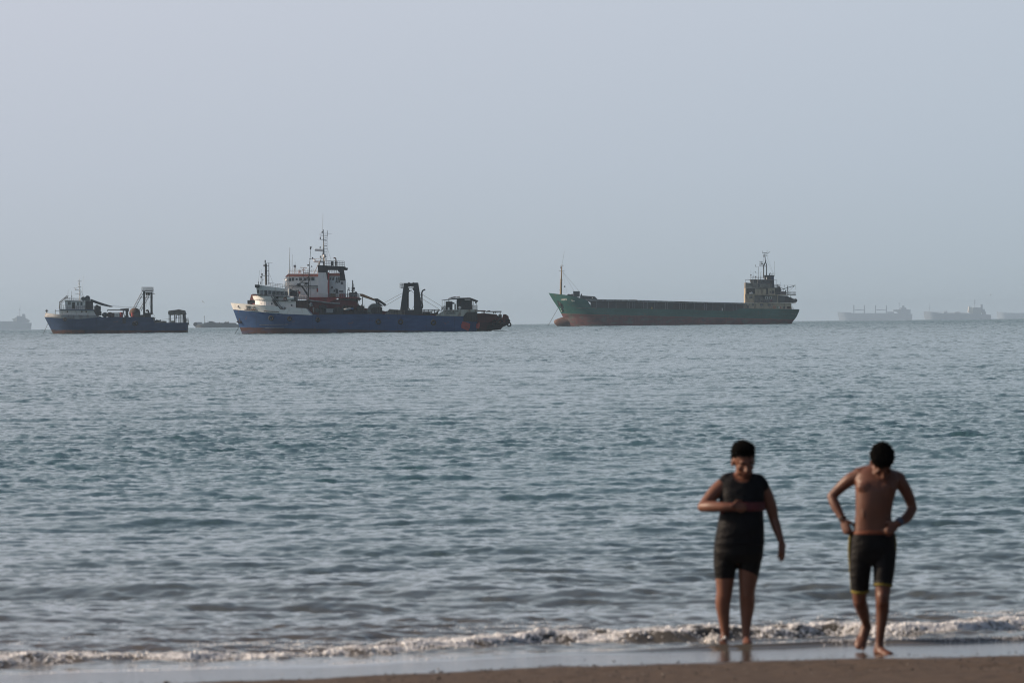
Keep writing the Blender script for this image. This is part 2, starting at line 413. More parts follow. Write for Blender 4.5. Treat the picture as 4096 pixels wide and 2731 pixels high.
def interp(x, pts):
    if x <= pts[0][0]: return pts[0][1]
    for (a, b), (c, d) in zip(pts, pts[1:]):
        if x <= c: return b + (d - b) * (x - a) / max(c - a, 1e-6)
    return pts[-1][1]

class Ship:
    def __init__(s, name, D, px, label, cat, group=None, dy=0.0):
        s.D = D; s.root = bpy.data.objects.new(name, None); sc.collection.objects.link(s.root)
        p = place(px, level_y(px), D); s.root.location = (p.x, D, sea_z(D)); s.root.empty_display_size = 3
        tag(s.root, label, cat, group)
    def view(s, x0, y0, k): s.o = (x0, y0, k); return s
    def p(s, cx, cy):
        q = place(s.o[0] + cx / s.o[2], s.o[1] + cy / s.o[2], s.D) - s.root.location; return q.x, q.z
    def mb(s): return MB(s)
    def setup_hull(s, stem, stern, beam, bow_top, bow_low, stern_len, stern_min=0.75, ztop=6):
        s.stem = sorted((z, x) for x, z in stem); s.stern = sorted((z, x) for x, z in stern)
        s.B = beam; s.lt, s.ll, s.sl, s.sm, s.zt = bow_top, bow_low, stern_len, stern_min, ztop
    def hb(s, x, z):
        """half breadth of the hull"""
        xb = interp(z, s.stem); xs = interp(z, s.stern)
        L_ = s.ll + (s.lt - s.ll) * min(1, max(0, z / s.zt))
        t = min(1, max(0, (x - xb) / L_)); u = min(1, max(0, (xs - x) / s.sl))
        return s.B * (1 - (1 - t) ** 2.0) * (s.sm + (1 - s.sm) * (1 - (1 - u) ** 2)) + 0.03
    def shell(s, name, low, top, m, nx=90, nz=10, off=0.0, cap=True, parent=None, x0=None, x1=None, deck_drop=0.05):
        """hull plating between two side-view curves (in metres), on both sides"""
        bm = bmesh.new(); near = []; farv = []
        for i in range(nx + 1):
            u = i / nx; u = u * u * 0.35 + u * 0.65
            ra, rb = [], []
            for j in range(nz + 1):
                v = j / nz; x = 0; z = 0
                for _ in range(4):
                    a = interp(z, s.stem) if x0 is None else x0; b = interp(z, s.stern) if x1 is None else x1
                    a = max(a, interp(z, s.stem))
                    x = a + (b - a) * u; lo = interp(x, low); hi = interp(x, top); z = lo + (hi - lo) * v
                y = s.hb(x, z) + off
                ra.append(bm.verts.new((x, -y, z))); rb.append(bm.verts.new((x, y, z)))
            near.append(ra); farv.append(rb)
        for i in range(nx):
            for j in range(nz):
                bm.faces.new((near[i][j], near[i + 1][j], near[i + 1][j + 1], near[i][j + 1]))
                bm.faces.new((farv[i][j], farv[i][j + 1], farv[i + 1][j + 1], farv[i + 1][j]))
            if cap:
                bm.faces.new((near[i][nz], near[i + 1][nz], farv[i + 1][nz], farv[i][nz]))
                bm.faces.new((near[i][0], farv[i][0], farv[i + 1][0], near[i + 1][0]))
        for i in ((0, nx) if cap else ()):
            for j in range(nz): bm.faces.new((near[i][j], near[i][j + 1], farv[i][j + 1], farv[i][j]))
        if not cap:
            for i in (0,):
                for j in range(nz): bm.faces.new((near[i][j], near[i][j + 1], farv[i][j + 1], farv[i][j]))
        bmesh.ops.recalc_face_normals(bm, faces=bm.faces)
        me = bpy.data.meshes.new(name); bm.to_mesh(me); bm.free()
        me.materials.append(m); return link(name, me, parent or s.root)
    def M(s, pts): return [s.p(*c) for c in pts]

def hull_mat(name, main, boot, z0, slope, x0=0.0, line=None, rust=(0.16, 0.07, 0.04), worn=0.5, boot2=None):
    """painted steel: a boot-top of another colour below a sloping line, rust runs and scuffs"""
    m = bpy.data.materials.new(name); m.use_nodes = True; nt = m.node_tree; L = nt.links.new
    b = nt.nodes['Principled BSDF']; b.inputs['Roughness'].default_value = 0.6; b.inputs['Specular IOR Level'].default_value = 0.3
    tc = nt.nodes.new('ShaderNodeTexCoord'); sp = nt.nodes.new('ShaderNodeSeparateXYZ'); L(tc.outputs['Object'], sp.inputs[0])
    def noise(sx, sy, sz, det=6, rough=0.6):
        mp = nt.nodes.new('ShaderNodeMapping'); mp.inputs['Scale'].default_value = (sx, sy, sz); L(tc.outputs['Object'], mp.inputs[0])
        n = nt.nodes.new('ShaderNodeTexNoise'); n.inputs['Scale'].default_value = 1; n.inputs['Detail'].default_value = det; n.inputs['Roughness'].default_value = rough
        L(mp.outputs[0], n.inputs['Vector']); return n.outputs[0]
    def math_(op, a, b_, c=None):
        n = nt.nodes.new('ShaderNodeMath'); n.operation = op
        for i, q in enumerate((a, b_, c)):
            if q is None: continue
            if isinstance(q, (int, float)): n.inputs[i].default_value = q
            else: L(q, n.inputs[i])
        return n.outputs[0]
    def ramp(v, a, b_, lo=0.0, hi=1.0):
        n = nt.nodes.new('ShaderNodeMapRange'); L(v, n.inputs[0]); n.inputs['From Min'].default_value = a; n.inputs['From Max'].default_value = b_
        n.inputs['To Min'].default_value = lo; n.inputs['To Max'].default_value = hi; return n.outputs[0]
    def mix(f, a, b_):
        n = nt.nodes.new('ShaderNodeMix'); n.data_type = 'RGBA'
        for k, q in (('A', a), ('B', b_)):
            if isinstance(q, tuple): n.inputs[k].default_value = (*q, 1)
            else: L(q, n.inputs[k])
        L(f, n.inputs['Factor']); return n.outputs['Result']
    big = noise(0.12, 0.12, 0.3); fine = noise(0.9, 0.9, 0.6); runs = noise(1.3, 1.3, 0.10, 4); patches = noise(0.35, 0.3, 0.55, 8, 0.7)
    def shade(col, a):
        vm = nt.nodes.new('ShaderNodeVectorMath'); vm.operation = 'SCALE'; vm.inputs[0].default_value = col
        L(ramp(big, 0.3, 0.7, 1 - a, 1 + a), vm.inputs['Scale']); return vm.outputs[0]
    c = shade(main, 0.22)
    c = mix(ramp(runs, 0.56, 0.75, 0, 0.45 * worn), c, tuple(q * 0.45 for q in main))
    c = mix(ramp(patches, 0.68 - 0.08 * worn, 0.74 - 0.08 * worn, 0, 0.55), c, rust)
    bc = shade(boot, 0.25)
    if boot2: bc = mix(ramp(patches, 0.45, 0.6), bc, boot2)
    bc = mix(ramp(runs, 0.5, 0.7, 0, 0.5), bc, tuple(q * 0.5 for q in boot))
    edge = math_('MULTIPLY_ADD', sp.outputs['X'], slope, z0)
    edge = math_('MULTIPLY_ADD', fine, 0.25, edge)
    d = math_('SUBTRACT', edge, sp.outputs['Z'])
    c = mix(ramp(d, 0.08, 0.16), c, bc)
    if line:
        c = mix(math_('MULTIPLY', ramp(d, 0.02, 0.1), ramp(d, 0.3, 0.2)), c, line)
    seam = math_('LESS_THAN', math_('FRACT', math_('MULTIPLY', sp.outputs['X'], 0.145), None), 0.018)
    c = mix(math_('MULTIPLY', seam, 0.45), c, tuple(q * 0.45 for q in main))
    plate = noise(0.30, 0.02, 0.9, 2, 0.4); c = mix(ramp(plate, 0.52, 0.66, 0, 0.30), c, tuple(min(1, q * 1.5 + 0.015) for q in main))
    # weed and wet along the waterline
    c = mix(ramp(sp.outputs['Z'], 0.32, 0.08, 0, 0.75), c, (0.018, 0.022, 0.018))
    L(c, b.inputs['Base Color'])
    return m

WHITE = mat('white_paint', (0.74, 0.75, 0.74), 0.5, var=0.08, scale=0.6, stain=(0.30, 0.19, 0.12), stain_amt=0.2, stain_scale=(1.2, 1.2, 0.25))
WHITE2 = mat('clean_white_paint', (0.82, 0.82, 0.80), 0.5, var=0.06, scale=0.5, stain=(0.3, 0.18, 0.1), stain_amt=0.12, stain_scale=(1.5, 1.5, 0.4))
GREY = mat('grey_paint', (0.24, 0.26, 0.28), 0.6, var=0.2, scale=0.8, stain=(0.10, 0.06, 0.04), stain_amt=0.4, stain_scale=(0.8, 0.8, 0.3))
STEEL = mat('dark_steel', (0.035, 0.038, 0.042), 0.6, var=0.3, scale=1.2, stain=(0.07, 0.035, 0.02), stain_amt=0.3, stain_scale=(1, 1, 0.5))
DARK = mat('black_paint', (0.014, 0.016, 0.020), 0.6, var=0.3, scale=1.0)
RUST = mat('rusty_steel', (0.085, 0.045, 0.030), 0.8, var=0.4, scale=1.5, stain=(0.03, 0.025, 0.025), stain_amt=0.5, stain_scale=(1, 1, 1))
GLASS = mat('window_glass', (0.035, 0.050, 0.058), 0.12, var=0.25, scale=0.8)
RUBBER = mat('rubber', (0.016, 0.016, 0.017), 0.75, var=0.3, scale=2)
RED = mat('red_paint', (0.34, 0.040, 0.038), 0.55, var=0.2, scale=0.6, stain=(0.06, 0.025, 0.02), stain_amt=0.35, stain_scale=(0.6, 0.6, 0.5))
ROOFRED = mat('light_red_paint', (0.52, 0.18, 0.13), 0.6, var=0.1, scale=0.6)  # paler red, with the sunlight on the tug's bow put into it
BLUE = mat('blue_paint', (0.030, 0.060, 0.125), 0.6, var=0.2, scale=0.6)
BEIGE = mat('cream_paint', (0.44, 0.37, 0.27), 0.6, var=0.12, scale=0.5, stain=(0.14, 0.085, 0.05), stain_amt=0.42, stain_scale=(0.9, 0.9, 0.25))
CREAMGREY = mat('weathered_cream_paint', (0.20, 0.19, 0.165), 0.65, var=0.2, scale=0.5, stain=(0.06, 0.05, 0.045), stain_amt=0.5, stain_scale=(0.7, 0.7, 0.3))
TEALGREY = mat('green_grey_paint', (0.060, 0.080, 0.088), 0.65, var=0.2, scale=0.7)
ORANGE = mat('orange_crane_paint', (0.24, 0.125, 0.05), 0.6, var=0.2, scale=1.0, stain=(0.06, 0.05, 0.04), stain_amt=0.4)
LIFE = mat('lifebuoy_orange', (0.55, 0.10, 0.04), 0.5)
TARP = mat('tarpaulin', (0.15, 0.14, 0.12), 0.85, var=0.3, scale=1.2, bump=0.5)
DKTARP = mat('dark_tarpaulin', (0.020, 0.030, 0.034), 0.8, var=0.3, scale=0.8)
CHAIN = mat('chain_steel', (0.03, 0.03, 0.032), 0.7)
STAINED = mat('stained_white_paint', (0.42, 0.43, 0.40), 0.6, var=0.12, scale=0.6, stain=(0.16, 0.09, 0.05), stain_amt=0.45, stain_scale=(1.0, 1.0, 0.22))
BLUETARP = mat('blue_tarpaulin', (0.04, 0.12, 0.32), 0.7)

def lettering(ship, text, c, height, y, m, parent, width=None, name='lettering', align='LEFT'):
    cu = bpy.data.curves.new(name, 'FONT'); cu.body = text; cu.size = height / 0.72; cu.extrude = 0.02; cu.align_x = align; cu.offset = 0.012 * height
    tmp = bpy.data.objects.new('tmp', cu); sc.collection.objects.link(tmp)
    bpy.context.view_layer.update()
    me = bpy.data.meshes.new_from_object(tmp.evaluated_get(bpy.context.evaluated_depsgraph_get()))
    bpy.data.objects.remove(tmp, do_unlink=True)
    x, z = ship.p(*c)
    if width:
        xs = [v.co.x for v in me.vertices]; k = width / (max(xs) - min(xs))
        for v in me.vertices: v.co.x *= k
    yf = y if callable(y) else (lambda a, b: y)
    for v in me.vertices:
        X, Z, e = x + v.co.x, z + v.co.y, v.co.z
        v.co = (X, yf(X, Z) - 0.03 - e, Z)
    me.materials.clear(); me.materials.append(m); me.name = name
    return link(name, me, parent)

def chain(ship, a, b, y0, y1, parent, m=CHAIN, r=0.05, sag=0.5):
    """anchor chain: alternating links hanging from the hawse pipe down into the water"""
    x0, z0 = ship.p(*a); x1, z1 = ship.p(*b); A = Vector((x0, y0, z0)); B = Vector((x1, y1, z1))
    L_ = (B - A).length; n = max(6, int(L_ / (r * 7))); mb = ship.mb()
    for i in range(n):
        def q(t): return A.lerp(B, t) - Vector((0, 0, sag * 4 * t * (1 - t) * 0.25))
        p0, p1 = q(i / n), q((i + 0.9) / n); d = (p1 - p0); u = d.cross(Vector((0, 1, 0))).normalized() * r * 1.4 if i % 2 else Vector((0, r * 1.4, 0))
        mb.tube3([p0 - u * 0.3, p0 + u, p1 + u, p1 - u, p0 - u], r * 0.75, 4)
    return mb.build('anchor_chain', m, parent)

# ---------------------------------------------------------------- small blue workboat on the left
def build_workboat():
    S = Ship('workboat', 1700, 480, 'small dark blue workboat with white wheelhouse at the bow and lattice gantry', 'ship').view(100, 1050, 3.136)
    rt = S.root; M = S.M
    stem = M([(262, 628), (247, 682), (355, 893)]); stem = [stem[0], stem[1], stem[2], (stem[2][0] + 0.7, stem[2][1] - 1.2)]
    stern = M([(2052, 752), (2042, 790), (2038, 875)]); stern.append((stern[-1][0], -2))
    S.setup_hull(stem, stern, 4.4, 6.0, 9.0, 5.0, 0.9, 6.0)
    low = [(-60, -1.2), (60, -1.2)]
    top = M([(240, 680), (500, 700), (700, 708), (950, 683), (1500, 683), (1618, 683), (1630, 754), (2060, 754)])
    hm = hull_mat('workboat_hull_paint', (0.020, 0.050, 0.120), (0.045, 0.030, 0.026), 1.05, -0.015, boot2=(0.13, 0.05, 0.03), worn=0.8)
    S.shell('hull', low, top, hm, nx=120, nz=12)
    bt = M([(240, 626), (330, 640), (450, 656), (900, 660), (952, 682)])
    x1 = S.p(952, 682)[0]
    S.shell('bulwark', [(a, b - 0.03) for a, b in top], bt, GREY, nx=40, nz=3, off=0.05, x1=x1)
    yh = -3.3
    h = S.mb().poly([(450, 592), (870, 600), (905, 668), (452, 668)], yh, -yh).build('deckhouse', WHITE, rt)
    for x in (546, 726, 782): S.mb().box(x - 8, 606, x + 8, 628, yh - 0.06, yh + 0.1).build('window', RUST, h)
    S.mb().poly([(444, 582), (872, 590), (872, 602), (444, 594)], yh - 0.9, -yh + 0.9).build('boat_deck', BLUE, rt)
    w = S.mb().poly([(512, 478), (770, 486), (768, 588), (522, 586), (514, 500)], yh + 0.3, -yh - 0.3).build('wheelhouse', WHITE, rt)
    for a, b, c, d in ((550, 492, 586, 530), (668, 500, 686, 538), (708, 497, 733, 538)): S.mb().box(a, b, c, d, yh + 0.24, yh + 0.5).build('window', GLASS, w)
    S.mb().box(604, 500, 640, 578, yh + 0.24, yh + 0.5).build('door', DARK, w)
    S.mb().box(644, 502, 668, 578, yh + 0.14, yh + 0.2).build('door', WHITE2, w)
    S.mb().poly([(508, 473), (775, 482), (775, 490), (508, 480)], yh - 0.1, -yh + 0.1).build('roof', GREY, w)
    S.mb().poly([(768, 486), (848, 482), (852, 592), (772, 590)], yh + 0.6, -yh - 0.6).build('dark_aft_block', DARK, rt)  # black block standing in for the shade behind the wheelhouse
    m = S.mb()
    m.cross((738, 455), -2.2, 0.4, 0.62); m.box(764, 430, 816, 484, -2.4, 1.2); m.cross((790, 436), -2.3, 1.1, 0.5)
    m.build('roof_tank', TEALGREY, rt)
    m = S.mb(); m.rail((513, 474), (708, 480), 0.72, 7, yh + 0.1); m.rail((445, 582), (770, 590), 1.15, 12, yh - 0.8); m.rail((445, 582), (770, 590), 1.15, 12, -yh + 0.8)
    m.rail((852, 590), (965, 592), 1.1, 5, yh); m.build('railing', STEEL, rt)
    m = S.mb()
    m.bar((688, 478), (688, 205), 0.13, r1=0.06); m.bar((668, 236), (712, 236), 0.05); m.bar((672, 236), (672, 224), 0.09); m.bar((706, 240), (706, 226), 0.09)
    m.bar((678, 255), (678, 278), 0.12); m.bar((630, 342), (690, 347), 0.08); m.bar((628, 389), (690, 391), 0.07); m.bar((614, 320), (662, 322), 0.06)
    m.bar((636, 326), (636, 340), 0.12); m.bar((668, 304), (708, 306), 0.06); m.bar((674, 300), (674, 312), 0.12); m.bar((704, 300), (704, 312), 0.1)
    m.bar((695, 330), (740, 430), 0.05); m.bar((693, 360), (712, 432), 0.05); m.bar((700, 350), (700, 470), 0.03); m.bar((737, 170), (720, 432), 0.025)
    m.build('mast', WHITE, rt)
    m = S.mb(); m.bar((545, 340), (538, 455), 0.025); m.bar((590, 355), (589, 470), 0.04); m.ball((589, 425), 0.18); m.ball((536, 438), 0.15); m.build('antenna', STEEL, rt)
    m = S.mb()
    for y in (-2.6, 2.6): m.bar((445, 580), (445, 495), 0.09, y); m.bar((445, 495), (538, 415), 0.09, y); m.bar((452, 520), (520, 440), 0.05, y)
    m.tube3([(*S.p(445, 495)[:1], -2.6, S.p(445, 495)[1]), (*S.p(445, 495)[:1], 2.6, S.p(445, 495)[1])], 0.08, 6)
    m.build('awning_frame', STEEL, rt)
    m = S.mb(); m.bar((277, 645), (277, 586), 0.16); m.bar((258, 604), (294, 604), 0.12); m.build('bollard_cross', DARK, rt)
    m = S.mb(); m.bar((389, 650), (389, 588), 0.08, -2); m.bar((440, 655), (440, 590), 0.06, -2); m.bar((390, 606), (445, 607), 0.05, -2); m.build('bow_frame', STEEL, rt)
    # the long dark tarpaulin slung aft from the wheelhouse
    bm = S.mb(); n = 16
    for k in range(n):
        t0, t1 = k / n, (k + 1) / n
        def pt(t, lo): return (830 + 265 * t, 458 + 88 * t + 14 * math.sin(math.pi * t) * (0.3 if not lo else 1) + (lo * (26 - 14 * t)))
        bm.poly([pt(t0, 0), pt(t1, 0), pt(t1, 1), pt(t0, 1)], -2.2, 2.2)
    bmesh.ops.remove_doubles(bm.bm, verts=bm.bm.verts, dist=0.001)
    bm.build('awning', DKTARP, rt)
    m = S.mb(); m.bar((1090, 546), (1500, 562), 0.025, -2); m.bar((1090, 546), (1490, 585), 0.02, 2); m.bar((845, 482), (1085, 562), 0.03, -2.2); m.build('rope', STEEL, rt)
    m = S.mb(); m.box(880, 548, 948, 664, -2.8, 2.4); m.box(866, 600, 880, 664, -2, 2); m.box(948, 615, 958, 664, -2, 2); m.bar((906, 560), (906, 530), 0.35, -1); m.bar((925, 560), (925, 540), 0.25, -1)
    m.bar((955, 610), (970, 660), 0.06, -2.5); m.build('deck_winch', DARK, rt)
    m = S.mb(); m.ball((1012, 655), 0.85, -2, 1.1, 0.85); m.build('life_raft', TEALGREY, rt, True)
    m = S.mb(); m.cross((1072, 656), -3, 1, 0.8, 16); m.box(1100, 630, 1133, 690, -2.6, 1); m.build('cable_drum', RUST, rt)
    m = S.mb(); m.box(1040, 590, 1300, 601, -0.8, -0.3); m.poly([(1200, 582), (1305, 572), (1308, 610), (1285, 612), (1200, 596)], -1, 0); m.box(1268, 600, 1298, 690, -1.2, 0.4)
    m.bar((1235, 600), (1250, 668), 0.14, -0.6); m.box(1255, 665, 1300, 690, -1.8, 1); m.bar((1040, 596), (1036, 612), 0.1, -0.6); m.build('deck_crane', STEEL, rt)
    m = S.mb(); m.ball((1385, 634), 1.68, -1.6, 1.0, 0.95, 24); m.build('buoy_tank', RUST, rt, True)
    m = S.mb(); m.box(1384, 630, 1452, 690, -3.9, -1.5); m.box(1455, 655, 1510, 690, -3.6, 0); m.build('deck_locker', STEEL, rt)
    g = S.mb()
    for y in (-2.4, 2.4):
        g.box(1491, 366, 1504, 690, y - 0.2, y + 0.2); g.box(1583, 372, 1597, 655, y - 0.2, y + 0.2)
        g.bar((1455, 437), (1600, 437), 0.08, y)
    g.box(1476, 354, 1606, 366, -3, 3); g.box(1555, 388, 1626, 394, -3, 3); g.box(1518, 372, 1570, 386, -2, 2)
    for x in (1525, 1545, 1562): g.box(x - 6, 386, x + 6, 412, -1, 1)
    g.rail((1475, 354), (1610, 354), 1.05, 11, -3); g.rail((1475, 354), (1610, 354), 1.05, 11, 3); g.rail((1600, 390), (1620, 390), 1.2, 2, -3)
    g.ladder((1485, 376), (1380, 572), 0.6, 0.07, -2.4, 12); g.ladder((1562, 400), (1452, 606), 0.6, 0.07, -2.2, 12); g.ladder((1602, 410), (1604, 650), 0.35, 0.03, -2.6, 24)
    g.bar((1520, 420), (1530, 560), 0.02); g.bar((1540, 420), (1550, 600), 0.02); g.bar((1548, 420), (1590, 640), 0.03); g.bar((1480, 490), (1400, 560), 0.02); g.bar((1600, 620), (1655, 720), 0.03)
    g.build('gantry', STEEL, rt)
    m = S.mb(); m.box(1515, 630, 1578, 690, -3, 2); m.path([(1555, 630), (1552, 605), (1535, 597), (1527, 612)], 0.28, -1); m.box(1505, 690, 1622, 770, -4.42, 4.0); m.build('generator', DARK, rt)
    m = S.mb(); m.cross((1662, 748), -2, 2, 0.72, 18); m.build('hawser_reel', DARK, rt)
    m = S.mb(); m.box(1642, 736, 1716, 760, -4.1, -2); m.box(1720, 732, 1784, 760, -4.1, -2); m.box(1846, 730, 1884, 760, -4, -2.2); m.build('deck_hatch', CREAMGREY, rt)
    m = S.mb(); m.bar((1706, 760), (1706, 716), 0.2, -3); m.bar((1712, 718), (1990, 688), 0.03, -3); m.build('mooring_post', STEEL, rt)
    sh = S.mb()
    for x in (1820, 1888, 1942, 1981, 2010):
        for y in (-3.4, 3.4): sh.box(x - 5, 645, x + 5, 758, y - 0.15, y + 0.15)
    sh.box(1812, 640, 2020, 652, -3.6, 3.6); sh.box(1900, 660, 1914, 705, -3.4, -3.0); sh.bar((2010, 645), (2014, 755), 0.2, -3.7); sh.build('aft_shelter', STEEL, rt)
    # bundled tarpaulin on top
    bm = S.mb(); rng = random.Random(4)
    prof = [(1812, 606), (1850, 600), (1880, 596), (1905, 594), (1938, 588), (1970, 596), (2005, 600), (2018, 640), (2000, 656), (1960, 650), (1925, 660), (1880, 652), (1850, 660), (1812, 655), (1806, 630)]
    bm.poly(prof, -3.7, 3.7); bm.build('folded_tarpaulin', TARP, rt)
    m = S.mb(); m.ladder((2036, 692), (2052, 790), 0.8, 0.06, -2.5, 7); m.ladder((2028, 692), (2028, 755), 0.6, 0.05, -2.5, 5); m.build('stern_ladder', STEEL, rt)
    for c, R_, y in (((518, 712), 0.42, None), ((1384, 766), 0.42, None), ((1408, 758), 0.46, None)):
        x, z = S.p(*c); m = S.mb(); yy = -S.hb(x, z) - 0.3; m.ring(c, R_, 0.17, yy, yaw=-0.25 if c[0] < 600 else 0); m.build('tyre_fender', RUBBER, rt, True)
    m = S.mb(); m.box(1240, 692, 1280, 762, -4.5, -4.0); m.build('freeing_port', DARK, rt)
    m = S.mb(); xx, zz = S.p(470, 798)
    S.shell('rubbing_strake', [(-60, S.p(600, 803)[1]), (60, S.p(1800, 820)[1])], [(-60, S.p(600, 803)[1] + 0.14), (60, S.p(1800, 820)[1] + 0.14)], hm, nx=60, nz=1, off=0.10, x0=S.p(420, 800)[0], x1=S.p(2030, 800)[0])
    chain(S, (292, 762), (236, 905), -0.6, -3.0, rt)
    # loose gear on deck
    z0 = S.p(1165, 682)
    t = S.mb(); t.box(1135, 632, 1200, 683, -3.9, -1.9)
    o = t.build('liquid_tote', WHITE2, None); o.location = rt.location; tag(o, 'white caged liquid tote standing on the workboat deck', 'tank')
    f = S.mb()
    for xx in (1135, 1157, 1179, 1200): f.box(xx - 1.2, 630, xx + 1.2, 683, -3.96, -3.88)
    for zz in (631, 657, 682): f.box(1133, zz - 1.5, 1202, zz + 1.5, -3.97, -3.87)
    f.build('cage', STEEL, o)
    for c, lab in (((1222, 662), 'dark red drum beside the white tote on the workboat deck'), ((1366, 662), 'bright red drum in front of the round rusty tank')):
        t = S.mb(); x, z = S.p(*c); t.tube3([(x, -3.7, z - 1.0), (x, -3.7, z + 0.9)], 0.5, 14)
        for q in (-0.3, 0.3): t.tube3([(x, -3.7, z + q - .05), (x, -3.7, z + q + .05)], 0.54, 14)
        o = t.build('drum', RED, None); o.location = rt.location; tag(o, lab, 'drum')
build_workboat()

# ---------------------------------------------------------------- big blue supply ship and the red one moored behind it
def rounded_tier(S, m, xl, xr, zb, zt, half, r, n=10, flare=0.0):
    """deckhouse tier with a rounded front; side-view corners (xl..xr, zb..zt given as points)"""
    (x0, z0), (x1, z1), (x2, z2), (x3, z3) = [S.p(*c) for c in ((xl, zb[0]), (xl, zt[0]), (xr, zb[1]), (xr, zt[1]))]
    lo, hi = [], []
    for k in range(2 * n + 1):
        a = -math.pi / 2 + math.pi * k / (2 * n); cx = r * (1 - math.cos(a)) ; y = half * math.sin(a)
        lo.append((x0 + cx, y, z0)); hi.append((x1 + cx - flare, y * (1 + flare * 0.05), z1))
    lo.append((x2, half, z2)); hi.append((x3, half, z3)); lo.append((x2, -half, z2)); hi.append((x3, -half, z3))
    a = [m.bm.verts.new(p) for p in lo]; b = [m.bm.verts.new(p) for p in hi]; N = len(a)
    m._face(a); m._face(b[::-1])
    for i in range(N): m._face((a[i], a[(i + 1) % N], b[(i + 1) % N], b[i]))
    return m

def build_supply_ship():
    S = Ship('supply_ship', 1390, 1480, 'large blue hulled supply ship with white bow bulwark and dark A-frame gantry aft', 'ship')
    rt = S.root; M = S.M
    S.view(900, 830, 2.958)
    stem = M([(68, 1126), (98, 1203), (170, 1400), (206, 1495)]); stem.append((stem[-1][0] + 0.6, -2))
    low_w = M([(60, 1200), (98, 1203), (400, 1232), (700, 1255), (1036, 1270)])
    bt = M([(60, 1127), (200, 1137), (360, 1149), (645, 1170), (668, 1206), (718, 1212), (775, 1181), (975, 1194), (1037, 1269)])
    mid = M([(1036, 1268), (1400, 1262), (1775, 1258)])
    S.view(1450, 1080, 3.618)
    aft = M([(1060, 660), (1466, 665), (1665, 690)])
    stern = M([(1664, 560), (1664, 700), (1655, 890)]); stern.append((stern[-1][0], -2))
    S.setup_hull(stem, stern, 6.4, 9.0, 15.0, 3.5, 0.88, 8.0)
    hm = hull_mat('supply_ship_hull_paint', (0.020, 0.064, 0.175), (0.070, 0.034, 0.032), 0.72, -0.030, worn=0.85)
    S.shell('hull', [(-80, -1.5), (80, -1.5)], low_w + mid + aft, hm, nx=160, nz=14)
    S.view(900, 830, 2.958)
    bw = S.shell('bulwark', [(a, b - 0.05) for a, b in low_w], bt, WHITE2, nx=90, nz=5, off=0.07, x1=S.p(1036, 0)[0], cap=False)
    zx = S.p(400, 1386)[1]
    for xa, xb_, zz in ((405, 745, 1389), (475, 700, 1424)):
        z = S.p(xa, zz)[1]; S.shell('rubbing_strake', [(-80, z), (80, z)], [(-80, z + 0.09), (80, z + 0.09)], GREY, nx=30, nz=1, off=0.14, x0=S.p(xa, 0)[0], x1=S.p(xb_, 0)[0])
    z1 = S.p(500, 1432)[1]
    S.shell('rubbing_strake', [(-80, 1.55), (80, 1.0)], [(-80, 1.70), (80, 1.15)], hm, nx=100, nz=1, off=0.12, x0=S.p(420, 0)[0], x1=S.p(2700, 0)[0])
    # letters and hawse pipe at the bow
    def yb(x, z): return -(S.hb(x, z) + 0.14)
    lettering(S, 'PARMIS', (256, 1178), 0.36, yb, DARK, rt, 1.18)
    lettering(S, 'QESHM', (258, 1199), 0.38, yb, DARK, rt, 1.12)
    m = S.mb()
    for a, b in (((330, 1186), (345, 1176)), ((345, 1176), (356, 1184)), ((356, 1184), (364, 1172)), ((364, 1172), (372, 1184)), ((372, 1184), (382, 1180))):
        xa, za = S.p(*a); xb2, zb2 = S.p(*b); m.tube3([(xa, yb(xa, za) - 0.03, za), (xb2, yb(xb2, zb2) - 0.03, zb2)], 0.06, 5)
    m.build('lettering', DARK, rt)
    m = S.mb()
    for a, b in (((330, 1196), (372, 1218)),):
        x0, z0 = S.p(*a); x1, z1b = S.p(*b)
        for i in range(7):
            t = i / 6; xx = x0 + (x1 - x0) * t; m.tube3([(xx, yb(xx, z0) - 0.01, z0 - 0.1 * (i % 3)), (xx, yb(xx, z1b) - 0.01, z1b)], 0.09 * (0.6 + 0.6 * (i % 2)), 5)
    m.build('rust_patch', mat('rust_streak', (0.33, 0.20, 0.11), 0.9, var=0.3, scale=3), rt)
    x, z = S.p(168, 1170); m = S.mb(); m.ring((168, 1170), 0.30, 0.09, yb(x, z), yaw=-0.6); m.build('hawse_pipe', WHITE2, rt, True)
    m = S.mb(); m.tube3([(x, yb(x, z) + 0.12, z), (x + 0.02, yb(x, z) - 0.05, z)], 0.24, 14); m.build('hawse_opening', DARK, rt)
    for a, b, zz, zw in ((240, 400, 1206, 1217), (475, 655, 1224, 1238)):
        m = S.mb(); x0, z0 = S.p(a, zz); x1, z1b = S.p(b, zw)
        m.tube3([(x0 + (x1 - x0) * i / 8, yb(x0 + (x1 - x0) * i / 8, z0) - 0.04, z0 + (z1b - z0) * i / 8) for i in range(9)], 0.09, 6); m.build('fairlead', RUST, rt)
    # anchor with its rusty housing and chain
    x, z = S.p(180, 1340); y0 = -(S.hb(x, z)) - 0.1; m = S.mb()
    m.bar((178, 1310), (182, 1360), 0.11, y0); m.path([(158, 1335), (163, 1362), (182, 1368), (200, 1360), (200, 1332)], 0.14, y0 - 0.15); m.box(168, 1300, 198, 1325, y0, y0 + 0.5); m.bar((142, 1350), (160, 1358), 0.1, y0 - 0.2)
    m.build('anchor', RUST, rt)
    chain(S, (168, 1418), (122, 1500), -0.8, -3.2, rt, r=0.045, sag=0.15)
    # forward deckhouse
    m = S.mb(); rounded_tier(S, m, 358, 850, (1190, 1210), (1092, 1108), 4.9, 3.4); dh = m.build('deckhouse', WHITE2, rt)
